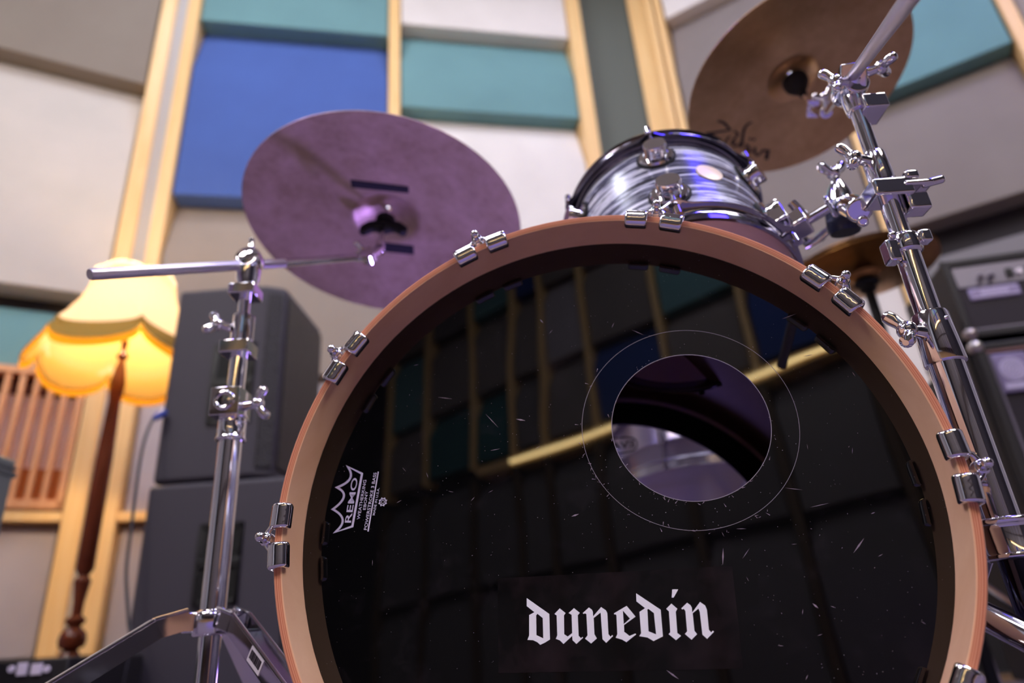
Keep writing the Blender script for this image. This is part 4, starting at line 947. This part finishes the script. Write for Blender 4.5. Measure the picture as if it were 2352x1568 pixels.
MB().lathe([(0, .134), (.173, .134), (.173, .137), (0, .137)], Matrix(), 48).build('top_head', COAT, sn, M=SNM)
for k in range(8):
    Rk = SNM @ Matrix.Rotation(k * PI / 4 + .2, 4, 'Z')
    MB().box((.177, 0, .07), (.014, .016, .05), Rk).build('lug', CHROME_D, sn, bevel=.004)
    MB().cyl(Rk @ Vector((.1815, 0, -.002)), Rk @ Vector((.1815, 0, .142)), .0025, n=8).build('tension_rod', CHROME_D, sn)
st_ = thing('snare_stand', 'chrome basket stand holding the snare drum behind the bass drum', 'stand', (.37, 1.43, 0))
MB().cyl((.37, 1.43, .10), (.37, 1.43, .40), .011).build('tube', CHROME_D, st_)
for k in range(3):
    a = .9 + 2.094 * k; dx_, dy_ = math.cos(a), math.sin(a)
    e_ = SNM @ Vector((.186 * dx_, .186 * dy_, -.004)); MB().tube([(.37, 1.43, .40), (.37 + .09 * dx_, 1.43 + .09 * dy_, .43), e_, e_ + Vector((0, 0, .02))], .005, 8).build('basket_arm', CHROME_D, st_)
    MB().tube([(.37, 1.43, .24), (.37 + .26 * dx_, 1.43 + .26 * dy_, .010)], .008, 8).build('leg', CHROME_D, st_)
# drum throne
th = thing('drum_throne', 'round black drum stool behind the kit, dim through the drum hole', 'stool', (.50, 2.12, 0))
MB().lathe([(0, .50), (.15, .50), (.165, .515), (.165, .56), (.15, .58), (0, .585)], Matrix.Translation((.50, 2.12, 0)), 40).build('seat', mat('seat_vinyl', (46, 42, 56), .4), th)
MB().cyl((.50, 2.12, .12), (.50, 2.12, .50), .014).build('post', CHROME, th)
for k in range(3):
    a = .6 + 2.094 * k; MB().tube([(.50, 2.12, .30), (.50 + .27 * math.cos(a), 2.12 + .27 * math.sin(a), .012)], .009, 10).build('leg', CHROME, th)

# ------------------------------------------------------------------ loudspeakers (seen from the side, grille to the right)
def cab(name, label, z0, z1, plan, hand, grille_from=2):
    """plan = floor polygon: side face left, side face right, grille corner, grille far end, back"""
    t = thing(name, label, 'loudspeaker', (sum(p[0] for p in plan) / len(plan), sum(p[1] for p in plan) / len(plan), z0), 'stacked black loudspeakers')
    MB().prism([(p[0], p[1]) for p in plan], z1 - z0, None, z0).build('cabinet', CABM, t, bevel=.014, seg=3)
    # grille skin on the right-hand faces
    for i in (2, 3)[:grille_from]:
        p, q = Vector((*plan[i - 1], 0)), Vector((*plan[i], 0)); e = (q - p).normalized(); nn = Vector((e.y, -e.x, 0))
        M = Matrix(((e.x, nn.x, 0, p.x), (e.y, nn.y, 0, p.y), (0, 0, 1, 0), (0, 0, 0, 1)))
        MB().box2((.012, .0, z0 + .03), ((q - p).length - .008, .006, z1 - .03), M).build('grille', GRILLE, t, bevel=.002)
    # handle plate on the side
    (hx0, hx1, hz0, hz1, yy) = hand
    hb = MB(); w = .012
    hb.box2((hx0, yy - .006, hz0), (hx1, yy, hz0 + w)).box2((hx0, yy - .006, hz1 - w), (hx1, yy, hz1)).box2((hx0, yy - .006, hz0), (hx0 + w, yy, hz1)).box2((hx1 - w, yy - .006, hz0), (hx1, yy, hz1))
    hb.box2((hx0, yy - .008, (hz0 + hz1) / 2 - .012), (hx1, yy - .001, (hz0 + hz1) / 2 + .012))
    h = hb.build('handle', BLACKP, t, bevel=.003)
    MB().box2((hx0 + w * .8, yy - .0025, hz0 + w * .8), (hx1 - w * .8, yy + .001, hz1 - w * .8)).build('handle_recess_shade', mat('recess_shade_black', (8, 8, 9), .8), h)  # flat black plate standing in for the shade inside the handle
    sc_ = MB()
    for i in range(2):
        for j in range(4): sc_.ball((hx0 + .006 + i * (hx1 - hx0 - .012), yy - .007, hz0 + .01 + j * (hz1 - hz0 - .02) / 3), .003)
    sc_.build('screws', BLKMET, h)
    return t
zt1 = at(408, 668, 1.9).z; zb1 = at(355, 1112, 1.9).z
cR = at_z(645, 655, zt1); cF = at_z(738, 757, zt1)
pl1 = [(at(380, 890, 1.9).x, 1.9), (at(590, 890, 1.9).x, 1.9), (cR.x + .015, 1.93), (cF.x, cF.y), (cF.x - .05, cF.y + .02), (at(380, 890, 1.9).x, cF.y - .02)]
h0, h1 = at(478, 960, 1.9), at(588, 795, 1.9)
cab('loudspeaker', 'upper black loudspeaker of the stack, beside the glowing lampshade', zb1, zt1, pl1, (h0.x, h1.x, h0.z - .02, h1.z + .01, 1.9))
zt2 = zb1 - .012
pl2 = [(at(306, 1350, 1.86).x, 1.86), (at(640, 1350, 1.86).x, 1.86), (at(640, 1350, 1.86).x + .10, 1.90), (cF.x + .06, cF.y + .05), (cF.x - .02, cF.y + .1), (at(306, 1350, 1.86).x, cF.y + .1)]
h0, h1 = at(443, 1392, 1.86), at(560, 1200, 1.86)
cab('loudspeaker', 'lower, wider black loudspeaker standing under the upper one', .02, zt2, pl2, (h0.x, h1.x, h0.z, h1.z, 1.86))
# rubber feet between them / on the floor
# blue plug and hanging cable
pk = [at(372, 945, 1.885), at(352, 962, 1.86), at(332, 1010, 1.83), at(318, 1080, 1.82), at(303, 1200, 1.81), at(290, 1310, 1.80), at(295, 1420, 1.79), at(296, 1500, 1.78)]
pk.append(Vector((pk[-1].x, 1.76, .02))); pk.append(Vector((pk[-1].x + .10, 1.80, .006)))
ck = thing('cable', 'thin dark cable with blue plug hanging beside the loudspeakers', 'cable', (pk[-2].x, pk[-2].y, 0))
def smooth(pts, k=6):
    out = []; n_ = len(pts)
    for i in range(n_ - 1):
        p0, p1, p2, p3 = pts[max(i - 1, 0)], pts[i], pts[i + 1], pts[min(i + 2, n_ - 1)]
        for j in range(k):
            t_ = j / k; out.append(.5 * ((2 * p1) + (p2 - p0) * t_ + (2 * p0 - 5 * p1 + 4 * p2 - p3) * t_ ** 2 + (3 * p1 - p0 - 3 * p2 + p3) * t_ ** 3))
    return out + [pts[-1]]
MB().tube(smooth(pk), .0042, 8).build('lead', mat('cable_grey', (52, 50, 58), .6), ck)
MB().rod(pk[0] + Vector((.006, .004, 0)), pk[1], [(0, .011), (.6, .012), (1, .007)]).build('plug', mat('plug_blue', (40, 60, 150), .4), ck)

# ------------------------------------------------------------------ floor lamp
lx, ly = -1.385, 2.2
lamp = thing('floor_lamp', 'glowing fringed fabric lamp on a turned dark wooden pole, left of the loudspeakers', 'floor lamp', (lx, ly, 0))
MB().lathe([(0, 0), (.16, 0), (.165, .012), (.15, .03), (.06, .045), (.045, .07), (0, .07)], Matrix.Translation((lx, ly, 0)), 40).build('base', MAHOG, lamp)
zr_ = lambda x, y: at(x, y, ly).z
pp = [(.030, .06), (.036, .10), (.037, zr_(160, 1520)), (.026, zr_(162, 1506) + .004), (.018, zr_(163, 1497) + .006)]
zs = zr_(167, 1470)
pp += [(.022, zs - .032), (.034, zs - .018), (.038, zs), (.034, zs + .020), (.020, zs + .034), (.016, zs + .040)]
z5 = zr_(176, 1425)
pp += [(.026, z5 - .006), (.027, z5 + .004), (.014, z5 + .016), (.015, z5 + .05), (.021, z5 + .095), (.024, z5 + .115), (.014, z5 + .13), (.018, z5 + .137), (.026, z5 + .15), (.025, z5 + .5), (.019, zr_(275, 920)), (.022, zr_(277, 905)), (.025, zr_(279, 880)), (.018, zr_(281, 850)), (.010, zr_(283, 828)), (.020, zr_(284, 818)), (.009, zr_(285, 806)), (.013, zr_(286, 790)), (.008, zr_(286, 775)), (.008, 1.33)]
pz = sorted(pp[2:], key=lambda q: q[1])
MB().lathe([(0, .06)] + pp[:2] + pz + [(0, 1.33)], Matrix.Translation((lx, ly, 0)), 32).build('pole', MAHOG, lamp)
# shade: six concave panels with a scalloped rim
def shade(r_off, z_off, t0, t1, nt=20, na=144, lobe=1.0):
    vs = []; fs = []
    for i in range(nt + 1):
        t_ = t0 + (t1 - t0) * i / nt
        for k in range(na):
            a = 2 * PI * k / na; c6 = abs(math.sin(3 * a - .53)); c = c6 ** .5
            r = .135 + .155 * (t_ ** 1.9) + .018 * math.sin(PI * min(t_, 1)) * 0
            r *= (1 - .05 * (c) + .05) if t_ < .9 else 1.0
            r = r * (1 - .045 * (1 - c) * t_) + r_off
            z = 1.530 - .270 * t_ - .080 * c * max(0, (t_ - .55) / .45) ** 1.5 * lobe + z_off + .022 * c * (1 - t_) ** 4
            vs.append((r * math.cos(a), r * math.sin(a), z))
    for i in range(nt):
        for k in range(na):
            l = (k + 1) % na; fs.append((i * na + k, i * na + l, (i + 1) * na + l, (i + 1) * na + k))
    return MB().add(vs, fs, Matrix.Translation((lx, ly, 0)))
def cloth_mat(name, dif, tr_, mixf):
    m = bpy.data.materials.new(name); m.use_nodes = True; N, L = m.node_tree.nodes, m.node_tree.links; N.clear()
    o = N.new('ShaderNodeOutputMaterial'); d = N.new('ShaderNodeBsdfDiffuse'); t_ = N.new('ShaderNodeBsdfTranslucent'); x = N.new('ShaderNodeMixShader')
    d.inputs[0].default_value = lin(dif); t_.inputs[0].default_value = lin(tr_); x.inputs[0].default_value = mixf
    tc = N.new('ShaderNodeTexCoord'); nz = N.new('ShaderNodeTexNoise'); nz.inputs['Scale'].default_value = 220; L.new(tc.outputs['Object'], nz.inputs[0])
    bp = N.new('ShaderNodeBump'); bp.inputs['Strength'].default_value = .2; bp.inputs['Distance'].default_value = .001; L.new(nz.outputs[0], bp.inputs['Height']); L.new(bp.outputs[0], d.inputs['Normal'])
    L.new(d.outputs[0], x.inputs[1]); L.new(t_.outputs[0], x.inputs[2]); L.new(x.outputs[0], o.inputs[0]); return m
SH_OUT = cloth_mat('shade_cream', (240, 234, 226), (255, 250, 240), .62)
SH_IN = cloth_mat('shade_lining_gold', (234, 196, 112), (255, 242, 212), .66)
TRIM_G = cloth_mat('gold_fringe', (176, 128, 36), (220, 160, 40), .35)
TRIM_B = cloth_mat('gold_braid', (150, 124, 66), (170, 130, 60), .12)
sh = shade(0, 0, 0, 1).build('shade', SH_OUT, lamp)
shade(-.004, 0, .02, .995).build('lining', SH_IN, sh)
shade(.003, 0, .86, 1.0, 6).build('fringe_band', TRIM_B, sh)
# hanging trim under the scalloped rim
vs = []; fs = []; na = 288
for i, dz in enumerate((0, -.012, -.030)):
    for k in range(na):
        a = 2 * PI * k / na; c = abs(math.sin(3 * a - .53)) ** .5; r = .290 * (1 - .045 * (1 - c)) + (.001 * math.sin(a * 144) if i else 0)
        vs.append((r * math.cos(a), r * math.sin(a), 1.260 - .080 * c + dz))
for i in range(2):
    for k in range(na): l = (k + 1) % na; fs.append((i * na + k, i * na + l, (i + 1) * na + l, (i + 1) * na + k))
MB().add(vs, fs, Matrix.Translation((lx, ly, 0))).build('fringe', TRIM_G, sh)
b = MB()
for k in range(3):
    a = k * 2.094; b.tube([(lx, ly, 1.522), (lx + .13 * math.cos(a), ly + .13 * math.sin(a), 1.522)], .0015, 6)
b.torus(Matrix.Translation((lx, ly, 1.522)), .134, .002); b.tube([(lx, ly, 1.33), (lx, ly, 1.36)], .012, 12); b.tube([(lx + .0, ly + .022, 1.35), (lx, ly + .05, 1.44), (lx, ly, 1.522)], .0015, 6)
b.build('shade_carrier', BLKMET, sh)
MB().ball((lx, ly, 1.43), .032, (1, 1, 1.15)).build('bulb', emis('bulb_warm', (255, 218, 160), L_BULB), lamp)

# ------------------------------------------------------------------ bass amplifier on its cabinet
AY = 1.72; ya = math.radians(-8.5)
pA = at(2163, 603, AY); AU = Vector((math.cos(ya), math.sin(ya), 0)); AN = Vector((math.sin(ya), -math.cos(ya), 0))     # AN faces the room
AM = Matrix(((AU.x, -AN.x, 0, pA.x), (AU.y, -AN.y, 0, pA.y), (0, 0, 1, 0), (0, 0, 0, 1)))      # local (u, back, z)
def a_loc(x, y, d=0):
    o = np.array(AM @ Vector((0, d, 0))) - np.array((0, 0, CAMZ)); nn = np.array(AN); dd = ray(x, y); p = dd * ((o @ nn) / (dd @ nn)); q = AM.inverted() @ Vector((p[0], p[1], p[2] + CAMZ)); return q.x, q.z
AW = .62; zh1 = pA.z; zh0 = a_loc(2260, 768)[1] - .0; zcab = zh0 - .022
amp = thing('bass_amplifier', 'black amplifier head with silver control panel on top of the speaker cabinet', 'amplifier', AM @ Vector((AW / 2, .15, zh0)))
b = MB(); e_ = .018
b.box2((0, .0, zh1 - e_), (AW, .30, zh1), AM).box2((0, 0, zh0), (AW, .30, zh0 + e_), AM).box2((0, 0, zh0), (e_, .30, zh1), AM).box2((AW - e_, 0, zh0), (AW, .30, zh1), AM).box2((0, .02, zh0), (AW, .30, zh1), AM)
b.build('case', TOLEX, amp, bevel=.005)
u0, zp1 = a_loc(2185, 632); u1, zp0 = a_loc(2200, 660)
pz1 = zh1 - .022; pz0 = zh1 - .085
cp = MB().box2((e_ + .002, .004, pz0), (AW - e_ - .002, .022, pz1), AM).build('control_panel', SILVER, amp, bevel=.002)
kz = (pz0 + pz1) / 2 - .004
for i, q in enumerate([.085, .112, .30, .34, .38, .42, .46, .50, .54]):
    MB().rod(AM @ Vector((q, .004, kz)), AM @ Vector((q, -.014, kz)), [(0, .010), (.3, .010), (.4, .0075), (1, .007)], 20).build('knob', BLACKP if i > 1 else SILVER, cp)
MB().box2((.150, -.002, kz - .012), (.168, .004, kz + .012), AM).box2((.20, -.002, kz - .012), (.218, .004, kz + .012), AM).build('switch', BLACKP, cp, bevel=.001)
MB().cyl(AM @ Vector((.184, .004, kz)), AM @ Vector((.184, -.003, kz)), .008).build('pilot_lamp', mat('jewel', (236, 226, 240), .2), cp)
MB().box2((e_, .006, zh0 + .020), (AW - e_, .014, pz0 - .004), AM).build('grille_cloth', CLOTH, amp)
PLATE = mat('lilac_silver_plate', (146, 134, 176), .5, .2)
n0 = a_loc(2222, 662)[0]; n1 = a_loc(2340, 650)[0]; nz1 = pz0 - .006; nz0 = nz1 - .036
pq = MB().box2((n0, .001, nz0), (n1, .008, nz1), AM).build('badge', PLATE, amp, bevel=.004)
nb = MB().box2((n0 + .008, -.0002, nz0 + .006), (n1 - .008, .0012, nz0 + .0085), AM).box2((n0 + .008, -.0002, nz1 - .0085), (n1 - .008, .0012, nz1 - .006), AM)
for i in range(11): nb.box2((n0 + .03 + i * .0065, -.0003, nz0 + .013), (n0 + .0335 + i * .0065, .0012, nz1 - .012), AM)
nb.build('badge_relief', mat('badge_lines', (206, 196, 232), .5, .2), pq)
MB().box2((e_, .002, zh0 + .012), (AW - e_, .010, zh0 + .020), AM).build('piping', mat('grey_piping', (130, 122, 134), .5), amp)
cm_ = mat('metal_corner', (170, 158, 160), .35, .8)
for q in (0.01, AW - .01): MB().ball(AM @ Vector((q, .01, zh0 + .008)), .018).build('corner_cap', cm_, amp)
sc_ = thing('speaker_cabinet', 'tall black bass speaker cabinet with round emblem plate under the amplifier', 'speaker cabinet', AM @ Vector((AW / 2, .2, 0)))
b = MB(); b.box2((0, .02, .03), (AW, .40, zcab), AM).box2((0, 0, .03), (.028, .03, zcab), AM).box2((AW - .028, 0, .03), (AW, .03, zcab), AM).box2((0, 0, zcab - .024), (AW, .03, zcab), AM).box2((0, 0, .03), (AW, .03, .055), AM)
b.build('case', TOLEX, sc_, bevel=.006)
MB().box2((.028, .008, .055), (AW - .028, .021, zcab - .024), AM).build('grille_cloth', CLOTH, sc_)
b = MB(); b.box2((.026, .0, zcab - .030), (AW - .026, .010, zcab - .024), AM); b.build('piping', mat('brown_piping', (140, 104, 104), .5), sc_)
b = MB(); b.box2((.028, .002, .055), (.034, .012, zcab - .03), AM); b.build('side_piping', mat('grey_piping2', (110, 102, 118), .5), sc_)
g0, gz1 = a_loc(2262, 785); g0 = a_loc(2266, 790)[0]; gz1 = zcab - .036; gs = .085
lp = MB().box2((g0, .0, gz1 - gs * 1.28), (g0 + gs, .009, gz1), AM).build('emblem_plate', PLATE, sc_, bevel=.004)
Mr = frame(AM @ Vector((g0 + gs * .46, -.0005, gz1 - gs * .55)), AN)
eb = MB()
for r_ in (.34, .25, .16, .07): eb.lathe([(gs * (r_ - .035), -.001), (gs * (r_ + .03), -.001), (gs * (r_ + .03), .0012), (gs * (r_ - .035), .0012)], Mr, 36, closed=True)
eb.box2((g0 + .008, -.0015, gz1 - gs * 1.17), (g0 + gs - .008, .001, gz1 - gs * .99), AM); eb.build('emblem_relief', mat('emblem_lines', (204, 194, 230), .5, .2), lp)
cm_ = mat('metal_corner2', (206, 200, 200), .3, .8)
for q in (.01, AW - .01): MB().ball(AM @ Vector((q, .01, zcab - .008)), .019).build('corner_cap', cm_, sc_)
b = MB()
for q in (.06, AW - .06):
    for d in (.05, .34): b.cyl(AM @ Vector((q, d, 0)), AM @ Vector((q, d, .032)), .02)
b.build('rubber_feet', RUBBER, sc_)

# ------------------------------------------------------------------ gear at the lower left edge
gp = at(70, 1556, 1.55)
rk = thing('audio_interface', 'black box with pale lit buttons in the bottom left corner', 'audio rack', (gp.x, gp.y + .1, 0))
MB().box2((gp.x - .32, 1.55, gp.z - .16), (gp.x + .075, 1.85, gp.z + .035)).build('case', TOLEX, rk, bevel=.004)
b = MB()
for i in range(2): b.box2((gp.x - .32 + .10, 1.60, 0), (gp.x - .19, 1.66, gp.z - .16)) if i == 0 else b.box2((gp.x + .01, 1.75, 0), (gp.x + .05, 1.80, gp.z - .16))
b.box2((gp.x - .32, 1.58, 0), (gp.x + .07, 1.84, .02)); b.build('stand', BLKMET, rk)
BTN = emis('button_glow', (196, 182, 206), .25)
for (x, w, h_, rnd_) in ((28, .0065, .011, 1), (53, .0095, .012, 0), (86, .0105, .0105, 0), (109, .0065, .010, 1)):
    q = at(x, 1536, 1.549)
    (MB().cyl(q + Vector((0, .001, 0)), q - Vector((0, .006, 0)), w) if rnd_ else MB().box2((q.x - w, 1.543, q.z - h_), (q.x + w, 1.55, q.z + h_))).build('button', BTN, rk, bevel=.001)
q0 = at(34, 1054, 1.52)
gb = thing('grey_case', 'grey hard case edge cut off by the left edge of the picture', 'case', (q0.x - .2, 1.45, 0))
MB().box2((q0.x - .40, 1.30, .03), (q0.x, 1.53, q0.z)).build('body', mat('case_grey', (104, 108, 108), .55), gb, bevel=.008)
MB().box2((q0.x - .401, 1.296, q0.z - .042), (q0.x + .002, 1.534, q0.z - .030)).box2((q0.x - .401, 1.296, q0.z - .024), (q0.x + .002, 1.534, q0.z - .018)).build('rim', mat('case_rim', (82, 86, 88), .5), gb)
MB().box2((q0.x - .38, 1.32, 0), (q0.x - .34, 1.50, .03)).box2((q0.x - .06, 1.32, 0), (q0.x - .02, 1.50, .03)).build('runner', RUBBER, gb)
